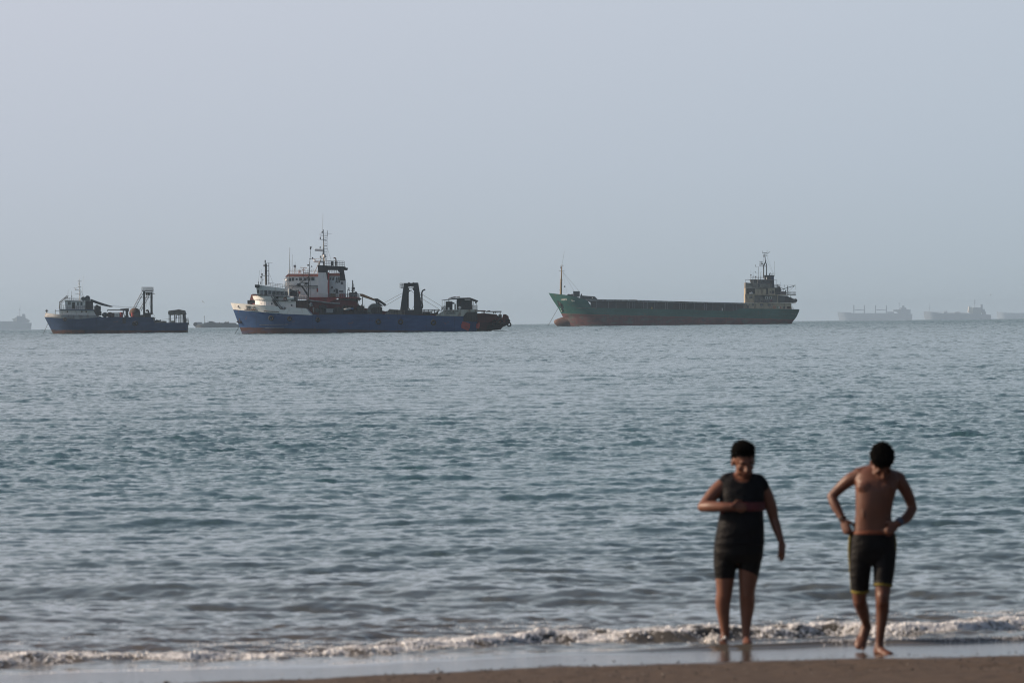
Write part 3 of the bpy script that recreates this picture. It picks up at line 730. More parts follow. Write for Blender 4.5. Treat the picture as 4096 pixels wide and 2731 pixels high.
    for c in ((447, 1133), (565, 1139), (800, 1157)):
        x, z = S.p(*c); xl = S.p(358, 0)[0]; t = min(1, (x - xl) / 3.4); yy = -4.9 * math.sqrt(max(0, 1 - (1 - t) ** 2)) - 0.05
        m = S.mb(); m.tube3([(x, yy + 0.1, z), (x, yy - 0.03, z)], 0.24, 14); w = m.build('porthole', GLASS, dh)
        m = S.mb(); m.ring(c, 0.27, 0.05, yy - 0.02); m.build('porthole_rim', WHITE, dh, True)
    m = S.mb(); rounded_tier(S, m, 345, 590, (1094, 1104), (1046, 1052), 5.3, 3.6, flare=0.35); m.build('bridge_wing', WHITE2, rt)
    m = S.mb(); m.poly([(560, 1048), (850, 1052), (850, 1112), (575, 1104)], -4.3, 4.3); m.build('middle_house', WHITE, rt)
    m = S.mb(); m.poly([(372, 912), (420, 918), (770, 966), (760, 1056), (396, 1044), (384, 960)], -4.4, 4.4); br = m.build('wheelhouse', WHITE, rt)
    m = S.mb(); m.box(368, 914, 420, 949, -5.4, -3.2); m.build('wing_screen', DARK, br)
    m = S.mb(); m.box(392, 975, 416, 1014, -4.47, -4.3); m.build('window', GLASS, br)
    for a, b, c, d in ((430, 978, 465, 1035), (478, 981, 512, 1040)):
        m = S.mb(); m.box(a, c if False else b, c, d, -4.48, -4.3); m.build('door', GREY if a == 430 else STEEL, br)
    for i, (a, b) in enumerate(((522, 560), (569, 611), (618, 661), (668, 709), (717, 758))):
        t = 983 + i * 3; m = S.mb(); m.box(a, t, b, t + 46, -4.48, -4.3); m.build('window', GLASS, br)
    m = S.mb(); m.poly([(762, 966), (872, 972), (872, 1058), (762, 1056)], -3.9, 3.9); m.build('shelter_deck', STEEL, rt)
    m = S.mb(); m.poly([(575, 1094), (1010, 1100), (1010, 1110), (575, 1104)], -5.3, 5.3); m.poly([(400, 1040), (780, 1052), (780, 1057), (400, 1045)], -5.4, -4.3); m.build('upper_deck', STEEL, rt)
    m = S.mb(); m.box(850, 1110, 1003, 1200, -4.6, 4.6); m.build('side_panel', RUST, rt)
    m = S.mb(); m.poly([(568, 1092), (598, 1092), (672, 1202), (640, 1206)], -5.6, -5.1); m.bar((556, 1040), (672, 1196), 0.05, -5.7); m.bar((580, 1040), (690, 1196), 0.05, -5.7); m.bar((556, 1040), (580, 1090), 0.04, -5.7); m.build('gangway_stairs', DARK, rt)
    m = S.mb(); m.box(682, 1176, 693, 1212, -5.6, -5.0); m.build('bollard', STEEL, rt)
    m = S.mb(); m.box(716, 1178, 727, 1212, -5.6, -5.0); m.build('bollard', STEEL, rt)
    m = S.mb(); m.rail((520, 936), (720, 958), 0.95, 7, -4.2); m.build('railing', GREY, rt)
    m = S.mb(); m.rail((340, 1046), (440, 1050), 0.45, 4, -5.0); m.rail((430, 1048), (740, 1056), 0.30, 6, -5.3, rails=1); m.build('railing', STEEL, rt)
    m = S.mb(); m.rail((830, 1100), (1000, 1102), 0.95, 8, -5.2, 0.04); m.build('railing', GREY, rt)
    # life raft canister, lifebuoy and small boxes
    m = S.mb()
    x0, z0 = S.p(750, 1074); x1, _ = S.p(826, 1074); m.tube3([(x0, -5.0, z0), (x0 + 0.12, -5.0, z0), (x1 - 0.12, -5.0, z0), (x1, -5.0, z0)], 0.46, 16)
    for i in range(5): xx = x0 + 0.2 + i * 0.29; m.tube3([(xx, -5.0, z0), (xx + 0.08, -5.0, z0)], 0.50, 16)
    m.build('life_raft', WHITE2, rt)
    m = S.mb(); m.box(762, 1098, 794, 1113, -5.5, -5.1); m.build('raft_cradle', WHITE, rt)
    m = S.mb(); m.ring((722, 1083), 0.30, 0.07, -4.42); m.build('lifebuoy', LIFE, rt, True)
    m = S.mb(); m.box(833, 1060, 872, 1098, -4.9, -4.0); m.build('deck_box', GREY, rt)
    m = S.mb(); m.box(877, 995, 903, 1022, -4.6, -4.0); m.build('fire_box', RED, rt)
    m = S.mb(); m.box(612, 1052, 642, 1080, -4.5, -4.25); m.build('deck_speaker', STEEL, rt)
    # small white crane
    m = S.mb(); m.bar((768, 1055), (768, 965), 0.22, -4.8); m.path([(785, 985), (820, 976), (880, 972), (938, 970)], 0.055, -4.6); m.bar((820, 976), (878, 1000), 0.04, -4.6); m.bar((875, 970), (875, 1060), 0.06, -4.6); m.build('davit', WHITE, rt)
    # dark aerial mast amidships with its stays and booms
    m = S.mb(); m.bar((993, 1090), (1006, 720), 0.17, -3.5, r1=0.11); m.bar((1006, 720), (1025, 480), 0.08, -3.5, r1=0.04)
    m.bar((1020, 465), (1018, 500), 0.14, -3.5); m.bar((1038, 460), (1027, 490), 0.06, -3.5)
    m.ball((992, 684), 0.22, -3.5); m.bar((1006, 610), (1046, 608), 0.05, -3.5); m.bar((1042, 590), (1042, 608), 0.09, -3.5); m.bar((1010, 712), (1042, 705), 0.05, -3.5); m.bar((1035, 690), (1038, 710), 0.1, -3.5)
    m.bar((1003, 816), (900, 890), 0.06, -3.6); m.bar((1003, 822), (782, 968), 0.05, -3.6); m.bar((958, 848), (862, 940), 0.05, -3.2); m.bar((905, 892), (1000, 892), 0.06, -3.5)
    m.bar((935, 775), (1006, 775), 0.06, -3.4); m.bar((925, 790), (905, 890), 0.04, -3.4); m.bar((940, 780), (930, 890), 0.04, -3.4); m.bar((940, 895), (980, 970), 0.05, -3.4); m.bar((955, 895), (995, 960), 0.04, -3.4)
    m.bar((1018, 830), (1022, 1080), 0.03, -3.4); m.poly([(862, 900), (905, 902), (905, 938), (870, 938)], -4.0, -3.0)
    m.build('signal_mast', DARK, rt)
    m = S.mb(); m.poly([(905, 925), (925, 930), (985, 1010), (985, 1048), (960, 1010)], -4.2, -3.4); m.build('stair', DARK, rt)
    m = S.mb(); m.bar((778, 475), (765, 960), 0.045, -3.8, r1=0.09); m.build('whip_antenna', GREY, rt)
    # foremast
    m = S.mb(); m.bar((489, 918), (486, 665), 0.25, 0); m.bar((479, 790), (479, 650), 0.09, -0.1); m.bar((478, 655), (478, 622), 0.13)
    m.bar((465, 672), (465, 698), 0.13); m.bar((455, 694), (485, 694), 0.06); m.bar((484, 657), (565, 658), 0.03)
    m.bar((498, 655), (498, 912), 0.03); m.ladder((516, 655), (516, 905), 0.0, 0.035, -0.2, 1)
    for z in range(690, 900, 58): m.bar((494, z), (524, z), 0.05, -0.2)
    m.bar((524, 655), (524, 905), 0.045, -0.2); m.bar((526, 780), (575, 900), 0.02)
    for q in (632, 645): m.ball((478, q), 0.16)
    m.build('foremast', STEEL, rt)
    m = S.mb(); m.bar((444, 918), (445, 790), 0.08, -2); m.bar((445, 800), (445, 780), 0.16, -2); m.bar((433, 815), (433, 832), 0.16, -2); m.bar((445, 805), (480, 808), 0.06, -2); m.bar((404, 912), (404, 878), 0.08, -2); m.bar((428, 912), (428, 880), 0.07, -2); m.bar((404, 880), (416, 745), 0.02, -2); m.bar((430, 880), (436, 730), 0.02, -2); m.bar((448, 860), (470, 850), 0.04, -2)
    m.build('light_mast', STEEL, rt)
    # clutter amidships
    rng = random.Random(12); S.view(1320, 1180, 7.84)
    def junk(x0, x1, top, name, m_, y0=-5.4, y1=-3.0, n=6, k=0):
        m = S.mb()
        for i in range(n):
            a = x0 + (x1 - x0) * i / n; b = x0 + (x1 - x0) * (i + 1.15) / n
            m.box(a, top + rng.uniform(-18, 22), b, 612, y0 + rng.uniform(0, 0.5), y1)
        for i in range(n):
            a = rng.uniform(x0, x1); m.bar((a, 610), (a + rng.uniform(-20, 20), top - rng.uniform(5, 45)), 0.05, y0)
            m.bar((a, rng.uniform(top, 590)), (a + rng.uniform(40, 120), rng.uniform(top, 590)), 0.06, y0 - 0.05)
        return m.build(name, m_, rt)
    junk(-320, -120, 330, 'winch_housing', DARK, n=5); junk(-120, 130, 415, 'deck_machinery', STEEL, n=6)
    junk(130, 420, 400, 'pipe_manifold', STEEL, n=7); junk(400, 800, 330, 'engine_block', RUST, y0=-4.6, n=9); junk(780, 1180, 470, 'hydraulic_unit', DARK, n=7)
    junk(860, 1090, 330, 'pump_unit', DARK, y0=-4.2, y1=-2.4, n=5)
    S.view(900, 830, 2.958)
    m = S.mb(); m.box(1208, 1200, 1292, 1244, -5.9, -4.4); m.box(1205, 1197, 1296, 1202, -6.0, -4.3); m.build('storage_crate', GREY, rt)
    m = S.mb(); m.path([(1125, 1180), (1170, 1180), (1205, 1192)], 0.12, -5.6); m.cross((1100, 1215), -5.4, -4.2, 0.55); m.cross((1165, 1225), -5.4, -4.2, 0.5); m.build('mooring_winch', STEEL, rt)
    m = S.mb(); m.ball((1030, 1150), 0.5, -5.2, 0.8, 1.1); m.bar((1060, 1240), (1060, 1180), 0.2, -5.3); m.build('ventilator', GREY, rt)
    m = S.mb(); m.path([(1010, 1100), (1120, 1112), (1230, 1128), (1370, 1138)], 0.16, -5.0); m.build('folded_boom', GREY, rt)
    m = S.mb(); m.ball((1450, 1205), 0.55, -5.3, 1.5, 0.55); m.ball((1490, 1197), 0.45, -5.2, 1.2, 0.6); m.build('covered_gear', mat('pale_tarpaulin', (0.35, 0.37, 0.38), 0.8, var=0.2, scale=2), rt, True)
    m = S.mb(); m.poly([(1492, 1186), (1530, 1188), (1528, 1208), (1500, 1206)], -5.5, -4.9); m.build('tarpaulin', BLUETARP, rt)
    # folded knuckle-boom crane
    m = S.mb(); m.poly([(1605, 1020), (1635, 1022), (1780, 1083), (1835, 1098), (1842, 1110), (1838, 1130), (1818, 1118), (1765, 1102), (1608, 1050)], -3.2, -2.4); m.build('crane_boom', ORANGE, rt)
    S.view(1450, 1080, 3.618)
    m = S.mb(); m.poly([(180, 412), (228, 412), (342, 488), (340, 515), (325, 518), (235, 460), (215, 455), (232, 515), (212, 520), (190, 440)], -3.4, -2.6); m.poly([(222, 455), (310, 520), (222, 530)], -3.0, -2.8); m.cross((328, 503), -3.6, -2.4, 0.34); m.build('crane_jib', STEEL, rt)
    # big toothed chain wheel
    c = (186, 590); x, z = S.p(*c); m = S.mb(); m.tube3([(x, -4.6, z), (x, -4.2, z)], 1.72, 40); m.tube3([(x, -3.2, z), (x, -2.8, z)], 1.72, 40)
    for k in range(44):
        a = 2 * math.pi * k / 44; m.tube3([(x + math.cos(a) * 1.8, -4.6, z + math.sin(a) * 1.8), (x + math.cos(a) * 1.8, -4.2, z + math.sin(a) * 1.8)], 0.10, 4)
    m.build('chain_wheel', mat('wheel_grey', (0.11, 0.13, 0.13), 0.7, var=0.3, scale=1.5), rt)
    m = S.mb()
    m.tube3([(x, -4.75, z), (x, -4.6, z)], 0.9, 24)
    m.box(200, 535, 295, 645, -5.2, -3.8); m.box(150, 560, 170, 645, -5.2, -4.7); m.box(205, 600, 300, 608, -5.4, -5.1)
    for a in (210, 235, 262, 290): m.bar((a, 540), (a, 640), 0.08, -5.35)
    m.build('wheel_motor', STEEL, rt)
    m = S.mb(); m.poly([(322, 650), (402, 563), (470, 572), (626, 580), (626, 650)], -5.5, -5.2); m.build('spill_guard', CREAMGREY, rt)
    m = S.mb(); m.rail((360, 650), (626, 650), 1.05, 7, -5.6, 0.03); m.build('railing', STEEL, rt)
    # A-frame gantry (two splayed legs each side, beam across the top)
    m = S.mb()
    for y0, y1 in ((-5.2, -3.8), (3.8, 5.2)):
        m.poly([(608, 190), (657, 190), (657, 600), (551, 600)], y0, y1)
        m.poly([(752, 186), (806, 184), (850, 470), (866, 600), (752, 600)], y0, y1)
    m.box(657.5, 189, 751.5, 236, -5.1, 5.1)
    m.poly([(551, 575), (870, 575), (870, 650), (600, 650)], -5.1, -3.0)
    m.bar((657, 258), (752, 262), 0.06, -4.6)
    m.build('gantry', mat('gantry_paint', (0.030, 0.034, 0.040), 0.65, var=0.25, scale=0.7, stain=(0.055, 0.045, 0.04), stain_amt=0.35, stain_scale=(0.7, 0.7, 0.4)), rt)
    for c in (674, 744): m = S.mb(); m.bar((c, 236), (c, 262), 0.06, -4.5); m.ball((c, 280), 0.17, -4.5, 1, 1.6); m.build('pulley_block', DARK, rt)
    m = S.mb()
    for q in (665, 690, 712, 735): m.ball((q, 242), 0.10, -4.5)
    for q in (678, 742): m.cross((q, 186), -5, 5, 0.13)
    m.build('sheave', DARK, rt)
    m = S.mb(); m.box(562, 260, 606, 267, -5.3, -3.6); m.rail((552, 262), (606, 262), 1.15, 3, -5.3, 0.04); m.rail((552, 262), (606, 262), 1.15, 3, -3.6, 0.04); m.build('gantry_platform', STEEL, rt)
    m = S.mb(); m.path([(690, 570), (668, 545), (668, 330), (676, 306), (700, 297)], 0.17, -4.2, 10); m.build('exhaust_pipe', DARK, rt, True)
    m = S.mb(); m.path([(850, 566), (874, 545), (878, 520), (868, 470), (866, 330), (876, 302), (896, 290), (916, 284)], 0.18, -4.3, 10); m.bar((832, 362), (866, 362), 0.05, -4.3); m.build('exhaust_pipe', DARK, rt, True)
    for a, b in (((580, 338), (330, 472)), ((575, 380), (345, 516)), ((828, 328), (1150, 525)), ((832, 392), (1115, 566)), ((690, 285), (862, 420)), ((665, 330), (750, 262)), ((752, 520), (725, 575))):
        m = S.mb(); m.bar(a, b, 0.035, -4.5); m.build('wire_stay', STEEL, rt)
    # long pipes and racks towards the stern
    m = S.mb(); m.box(865, 570, 1132, 580, -4.8, -4.2); m.box(865, 592, 1100, 600, -4.8, -4.4); m.box(870, 603, 1010, 618, -4.6, -3.5); m.bar((870, 628), (1090, 632), 0.14, -4.9)
    for a in (900, 960, 1015, 1050, 1100): m.bar((a, 575), (a - 6, 650), 0.1, -4.6)
    for i in range(4): m.bar((1020 + i * 20, 640), (1120, 590 - i * 3), 0.07, -4.5)
    m.box(880, 618, 990, 655, -4.4, -3)
    m.build('pipe_rack', STEEL, rt)
    # white poop block, solid black block painted as a shaded recess, upright frames
    m = S.mb(); m.poly([(1062, 662), (1196, 577), (1668, 570), (1668, 606), (1520, 606), (1466, 668)], -6.55, 6.2); pp = m.build('poop_house', STAINED, rt)
    lettering(S, 'PARMIS QESHM', (1196, 607), 0.36, -6.56, mat('letter_brown', (0.05, 0.04, 0.04), 0.7), pp, 3.3)
    lettering(S, 'BUSHEHR', (1222, 637), 0.38, -6.56, MATS['letter_brown'], pp, 2.25)
    m = S.mb(); m.poly([(1468, 665), (1522, 607), (1662, 607), (1662, 745), (1600, 745), (1466, 742)], -6.5, 5.6); m.build('recess_shade_block', DARK, rt)
    m = S.mb()
    for a in (1490, 1505, 1530, 1560, 1575, 1600, 1618, 1645): m.bar((a, 625 if a < 1520 else 612), (a, 742), 0.045, -6.6)
    m.build('frame_post', STEEL, rt)
    m = S.mb(); m.poly([(1432, 800), (1452, 745), (1500, 752), (1566, 775), (1560, 830), (1538, 882), (1500, 862), (1440, 838)], -6.62, -6.3); m.build('stern_patch', RED, rt)
    m = S.mb(); m.poly([(1652, 780), (1700, 752), (1705, 800), (1690, 850), (1650, 840)], -6.4, -6.0); m.build('stern_patch', RED, rt)
    # shelter on the poop
    m = S.mb(); m.poly([(1150, 436), (1375, 404), (1562, 400), (1676, 442), (1674, 460), (1650, 462), (1590, 446), (1560, 424), (1380, 424), (1152, 440)], -5.2, 5.0)
    m.build('canopy', DARK, rt)
    m = S.mb(); m.box(1370, 422, 1480, 575, -4.4, 4); m.box(1480.5, 430, 1586, 575, -4.2, 4); m.build('winch_cabin', STEEL, rt)
    m = S.mb(); m.box(1210, 455, 1308, 577, -4.6, -2); m.box(1308, 468, 1336, 492, -4.4, -3); m.bar((1346, 490), (1346, 575), 0.16, -4.2); m.bar((1256, 455), (1256, 412), 0.08, -4.2); m.build('generator', DARK, rt)
    m = S.mb()
    for a in (1160, 1198, 1362, 1594, 1612, 1655): m.bar((a, 440), (a, 577), 0.045, -4.9)
    m.build('canopy_post', GREY, rt)
    m = S.mb(); m.rail((1580, 573), (1666, 573), 1.05, 8, -5.2, 0.04, 4); m.rail((1150, 590), (1206, 577), 1.0, 4, -5.2, 0.04, 3); m.ladder((1140, 610), (1200, 540), 0.5, 0.05, -5.0, 5); m.build('railing', STEEL, rt)
    m = S.mb(); m.path([(1252, 430), (1256, 412), (1280, 408)], 0.1, -3.5); m.poly([(1280, 395), (1352, 384), (1356, 402), (1284, 412)], -3.9, -3.1); m.bar((1350, 396), (1416, 384), 0.08, -3.5); m.bar((1404, 388), (1404, 402), 0.07, -3.5); m.build('silencer', RUST, rt)
    m = S.mb(); m.ball((1414, 545), 0.36, -4.8); m.bar((1414, 550), (1414, 577), 0.16, -4.8); m.build('compass_cover', WHITE2, rt, True)
    m = S.mb(); m.box(1240, 540, 1266, 577, -5.1, -4.6); m.build('white_drum', WHITE, rt)
    m = S.mb(); m.ball((1644, 472), 0.2, -5.0); m.build('deck_lamp', DARK, rt)
    # tyres along the side
    for c, R_, v in (((560, 1308), 0.48, 2), ((778, 1315), 0.40, 2), ((1112, 1328), 0.40, 2), ((240, 747), 0.50, 3), ((562, 748), 0.50, 3), ((1035, 758), 0.50, 3)):
        S.view(*((900, 830, 2.958) if v == 2 else (1450, 1080, 3.618)))
        x, z = S.p(*c); yy = -S.hb(x, z) - 0.22; m = S.mb(); m.ring(c, R_, 0.19, yy, yaw=-0.2 if v == 2 and c[0] < 900 else 0); t = m.build('tyre_fender', RUBBER, rt, True)
        m = S.mb(); m.tube3([(x, yy + 0.1, z + R_), (x, yy + 0.1, min(z + 2.2, 4.0))], 0.02, 4); m.build('rope', STEEL, t)

def build_red_ship():
    S = Ship('anchor_handler', 1404, 1480, 'red hulled tug with tall white bridge and arched funnel moored behind the blue ship', 'ship')
    rt = S.root; M = S.M
    S.view(900, 830, 2.958)
    stem = M([(276, 1110), (276, 1300), (400, 1495)]); stem.append((stem[-1][0] + 1, -2))
    t1 = M([(270, 1133), (355, 1135), (900, 1120), (1000, 1085), (1240, 1078), (1560, 1110), (1600, 1180)])
    S.view(1450, 1080, 3.618)
    t2 = M([(620, 640), (1500, 628), (1800, 628), (1945, 640), (1955, 690), (2022, 694), (2045, 640), (2111, 641), (2128, 720)])
    stern = M([(2112, 630), (2128, 730), (2112, 782), (2075, 806), (2030, 842), (1940, 862), (1872, 868)]); stern.append((stern[-1][0] - 3.0, stern[-1][1] - 0.7)); stern.append((stern[-1][0] - 1, -2))
    S.setup_hull(stem, stern, 6.4, 6.0, 12.0, 3.0, 0.9, 6.0)
    hm = hull_mat('red_ship_hull_paint', (0.125, 0.018, 0.020), (0.016, 0.010, 0.011), 2.0, 0.006, worn=1.0, rust=(0.03, 0.015, 0.014))
    S.shell('hull', [(-80, -1.5), (80, -1.5)], t1 + t2, hm, nx=150, nz=10)
    m = S.mb(); m.poly([(1838, 868), (1870, 866), (1882, 892), (1830, 892)], -0.5, 0.5); m.build('rudder', DARK, rt)
    m = S.mb(); m.bar((1660, 590), (1788, 592), 0.14, -5.8); m.build('stern_pipe', RUST, rt)
    m = S.mb(); m.bar((1790, 602), (2016, 600), 0.13, -5.6); m.box(1990, 600, 2002, 640, -5.8, -5.3); m.bar((1800, 600), (1850, 590), 0.12, -5.5); m.build('stern_pipe', STEEL, rt)
    m = S.mb()
    for a in (1735, 1760, 1775, 1900, 1925): m.bar((a, 600), (a, 632), 0.1, -5.7)
    m.box(1890, 612, 1975, 618, -5.7, -5); m.build('pipe_support', STEEL, rt)
    m = S.mb(); m.box(1970, 645, 2020, 700, -5.6, -3); m.bar((1975, 700), (1995, 640), 0.15, -5.7); m.build('stern_roller', DARK, rt)
    m = S.mb(); m.poly([(2040, 645), (2054, 641), (2036, 702), (2022, 702)], -6.4, -5.9); m.build('stern_bulwark', RED, rt)
    m = S.mb(); m.ring((2126, 788), 0.42, 0.17, -5.2, yaw=0.3); m.build('tyre_fender', RUBBER, rt, True)
    m = S.mb(); m.ring((2108, 738), 0.42, 0.17, -6.1, yaw=0.2); m.build('tyre_fender', RUBBER, rt, True)
    m = S.mb(); m.path([(2130, 806), (2105, 822), (2085, 818), (2078, 812)], 0.03, -5.4); m.build('rope', STEEL, rt)
    m = S.mb(); m.ring((1920, 760), 0.55, 0.22, -6.5); m.build('tyre_fender', RUBBER, rt, True)
    m = S.mb(); m.ring((1995, 752), 0.55, 0.22, -6.45); m.build('tyre_fender', RUBBER, rt, True)
    S.view(900, 830, 2.958)
    m = S.mb(); m.poly([(299, 1096), (316, 1030), (352, 1026), (420, 1026), (420, 1096)], -1.6, 1.6); m.build('bow_bulwark', ROOFRED, rt)
    m = S.mb(); m.box(273, 1097, 400, 1140, -2.2, 2.2); m.build('bow_fender', STEEL, rt)
    # bridge and accommodation
    m = S.mb(); m.poly([(725, 820), (762, 786), (1115, 786), (1115, 820)], -5.6, 5.6); m.build('bridge_roof', ROOFRED, rt)
    m = S.mb(); m.poly([(727, 820), (1115, 820), (1115, 925), (745, 925), (740, 880)], -5.5, 5.5); br = m.build('bridge', WHITE2, rt)
    for a, b, c, d in ((763, 835, 795, 873), (803, 833, 832, 870), (848, 838, 873, 862), (890, 833, 925, 868), (945, 833, 978, 868), (988, 830, 1020, 868), (1033, 828, 1070, 866)):
        m = S.mb(); m.box(a, b, c, d, -5.56, -5.4); m.build('window', GLASS, br)
    m = S.mb(); m.poly([(724, 880), (1115, 925), (1115, 1085), (724, 1085)], -5.3, 5.3); ac = m.build('accommodation', WHITE2, rt)
    m = S.mb(); m.poly([(770, 922), (1115, 922), (1115, 930), (770, 930)], -5.9, -5.3); m.poly([(1000, 953), (1115, 953), (1115, 957), (1000, 957)], -5.6, -5.3); m.build('deck_edge', GREY, ac)
    m = S.mb(); m.box(1096, 955, 1118, 1000, -5.42, -5.2); m.build('door', RED, ac)
    m = S.mb(); m.box(958, 888, 990, 912, -5.62, -5.4); m.build('lifebuoy_rack', STEEL, br)
    # arched funnel
    m = S.mb(); m.poly([(1115, 772), (1208, 772), (1222, 860), (1230, 1075), (1115, 1075)], -5.9, -3.8); m.build('funnel_casing', WHITE2, rt)
    m = S.mb(); m.poly([(1108, 690), (1110, 684), (1425, 700), (1425, 714), (1412, 716), (1437, 866), (1375, 866), (1368, 780), (1345, 742), (1228, 742), (1222, 770), (1240, 858), (1222, 860), (1208, 772), (1115, 772)], -5.6, -3.6)
    m.build('funnel_top', DARK, rt)
    m = S.mb(); m.poly([(1110, 684), (1425, 700), (1425, 714), (1108, 700)], -3.5, 4); m.build('funnel_platform', DARK, rt)
    m = S.mb(); m.poly([(1412, 712), (1462, 716), (1462, 730), (1455, 745), (1418, 744)], -5.0, -3.4); m.build('exhaust_outlet', DARK, rt)
    m = S.mb(); m.poly([(1378, 866.5), (1437, 866.5), (1440, 1068), (1378, 1068)], -5.5, -3.4); m.build('funnel_leg', WHITE, rt)
    m = S.mb(); m.poly([(1228, 812), (1236, 780), (1350, 775), (1392, 810)], -4.9, 4.9); m.build('aft_bridge_roof', ROOFRED, rt)
    m = S.mb(); m.poly([(1228, 812), (1392, 812), (1388, 860), (1377, 865), (1377, 1068), (1240, 1068)], -4.8, 4.8); ab = m.build('aft_bridge', WHITE, rt)
    for a, b, c, d in ((1248, 825, 1262, 860), (1278, 822, 1300, 862), (1318, 825, 1332, 890), (1338, 825, 1350, 895), (1355, 825, 1368, 890)):
        m = S.mb(); m.poly([(a + 8, b), (c + 8, b), (c, d), (a, d)], -4.88, -4.7); m.build('window', GLASS, ab)
    for a, b, c, d in ((1318, 958, 1330, 1018), (1330.5, 965, 1345, 1020), (1296, 975, 1310, 1000), (1268, 935, 1285, 960), (1380, 880, 1405, 912)):
        m = S.mb(); m.box(a, b, c, d, -4.88 if c < 1376 else -5.56, -4.7 if c < 1376 else -5.4); m.build('window', STEEL, ab)
    m = S.mb(); m.box(1362, 985, 1408, 1002, -5.7, -5.45); m.build('name_board', DARK, rt)
    m = S.mb(); m.box(1228, 770, 1246, 1072, -5.95, -5.5); m.build('fire_main', RED, rt)
    for a in (1365, 1388, 1410): m = S.mb(); m.box(a, 1022, a + 17, 1062, -5.66, -5.5); m.build('door', RED, ab)
    m = S.mb(); m.box(1255, 1020, 1320, 1062, -5.3, -4.6); m.build('deck_locker', mat('ochre_paint', (0.16, 0.12, 0.05), 0.7, var=0.3), rt)
    m = S.mb(); m.poly([(1003, 1074), (1240, 1068), (1350, 1066), (1345, 1078), (1225, 1130), (1005, 1090)], -6.9, -6.4); m.build('rescue_boat_deck', RED, rt)
    m = S.mb(); m.poly([(1000, 1062), (1590, 1060), (1590, 1070), (1000, 1072)], -6.2, 6.2); m.build('boat_deck', RED, rt)
    m = S.mb(); m.box(1350, 1085, 1572, 1150, -4.5, 4.5); m.build('aft_house', TEALGREY, rt)
    m = S.mb(); m.poly([(1345, 1070), (1605, 1072), (1600, 1092), (1360, 1090)], -6.0, 5); m.build('deck_overhang', RUST, rt)
    # railings
    m = S.mb(); m.rail((765, 784), (1112, 784), 1.05, 14, -5.4, 0.035, 3); m.build('railing', WHITE, rt)
    m = S.mb(); m.rail((1190, 692), (1422, 700), 1.25, 9, -5.2, 0.055, 3); m.build('railing', STEEL, rt)
    m = S.mb(); m.rail((1225, 775), (1350, 775), 1.05, 6, -4.8, 0.05, 3); m.build('railing', GREY, rt)
    m = S.mb(); m.rail((1240, 1068), (1440, 1068), 1.05, 8, -6.1, 0.04, 2); m.rail((1440, 1068), (1590, 1070), 1.0, 8, -6.1, 0.055, 3); m.build('railing', GREY, rt)
    m = S.mb(); m.rail((772, 962), (860, 962), 1.1, 5, -5.8, 0.035, 3); m.rail((900, 1075), (1230, 1058), 0.9, 10, -6.2, 0.03, 2); m.build('railing', WHITE, rt)
    # mast with radars
    w = S.mb(); w.bar((1172, 690), (1170, 480), 0.24, 0, r1=0.17); w.bar((1170, 480), (1166, 265), 0.16, 0, r1=0.07)
    w.bar((1112, 690), (1165, 530), 0.08, -1.2, 0); w.bar((1058, 778), (1122, 640), 0.09, -1.2); w.bar((1092, 778), (1150, 560), 0.07, 1.2)
    w.bar((1125, 330), (1220, 332), 0.06); w.bar((1125, 306), (1215, 306), 0.04); w.bar((1120, 378), (1205, 384), 0.06); w.bar((1172, 455), (1210, 455), 0.05)
    for q in range(330, 620, 32): w.bar((1180, q), (1212, q), 0.04)
    w.bar((1212, 270), (1210, 605), 0.045); w.bar((1218, 275), (1218, 335), 0.035); w.bar((1186, 330), (1186, 600), 0.03)
    w.bar((1126, 330), (1126, 306), 0.03); w.bar((1220, 310), (1268, 314), 0.02); w.bar((1162, 70), (1158, 262), 0.035, 0, r1=0.03); w.bar((1212, 480), (1258, 620), 0.022); w.bar((1130, 608), (1210, 606), 0.05)
    w.build('main_mast', mat('mast_paint', (0.30, 0.31, 0.31), 0.6, var=0.2), rt)
    m = S.mb(); m.poly([(1063, 500), (1070, 492), (1160, 498), (1160, 524), (1070, 516)], -0.5, 0.5); m.rail((1066, 500), (1160, 500), 0.3, 5, -0.5, 0.03, 1); m.build('radar_platform', WHITE2, rt)
    m = S.mb(); m.poly([(1050, 640), (1070, 630), (1165, 630), (1165, 656), (1060, 650)], -0.7, 0.7); m.bar((1028, 608), (1130, 604), 0.07); m.bar((1062, 630), (1062, 612), 0.25); m.build('radar_platform', WHITE2, rt)
    m = S.mb(); m.ball((1180, 577), 0.43, -0.3, 1, 1.08, 16); m.bar((1180, 600), (1180, 690), 0.1, -0.3); m.build('radar_dome', WHITE2, rt, True)
    for a, b in (((1152, 282), (1152, 304)), ((1164, 262), (1164, 290)), ((1130, 348), (1130, 376)), ((1129, 462), (1129, 490)), ((1131, 572), (1131, 598)), ((1042, 592), (1042, 610))):
        m = S.mb(); m.bar(a, b, 0.12); m.build('navigation_lamp', DARK, rt)
    # things on the bridge roof
    m = S.mb(); m.bar((900, 712), (982, 713), 0.10, -4); m.bar((938, 715), (940, 785), 0.1, -4); m.bar((920, 738), (955, 738), 0.14, -4); m.build('radar_scanner', WHITE2, rt)
    m = S.mb(); m.box(878, 740, 906, 778, -4.6, -3.8); m.ring((889, 757), 0.2, 0.06, -4.64); m.build('air_unit', WHITE2, rt)
    m = S.mb(); m.box(822, 682, 850, 708, -4, -3.2); m.bar((830, 705), (828, 782), 0.07, -3.8); m.bar((845, 705), (850, 782), 0.07, -3.6); m.build('searchlight', GREY, rt)
    m = S.mb(); m.box(1262, 640, 1288, 690, -4.6, -3.9); m.build('vent_box', TEALGREY, rt)
    m = S.mb(); m.path([(1322, 700), (1322, 620), (1318, 602), (1305, 598), (1294, 606)], 0.15, -4.4); m.box(1312, 640, 1332, 690, -4.7, -4.2); m.build('fire_monitor', RUST, rt)
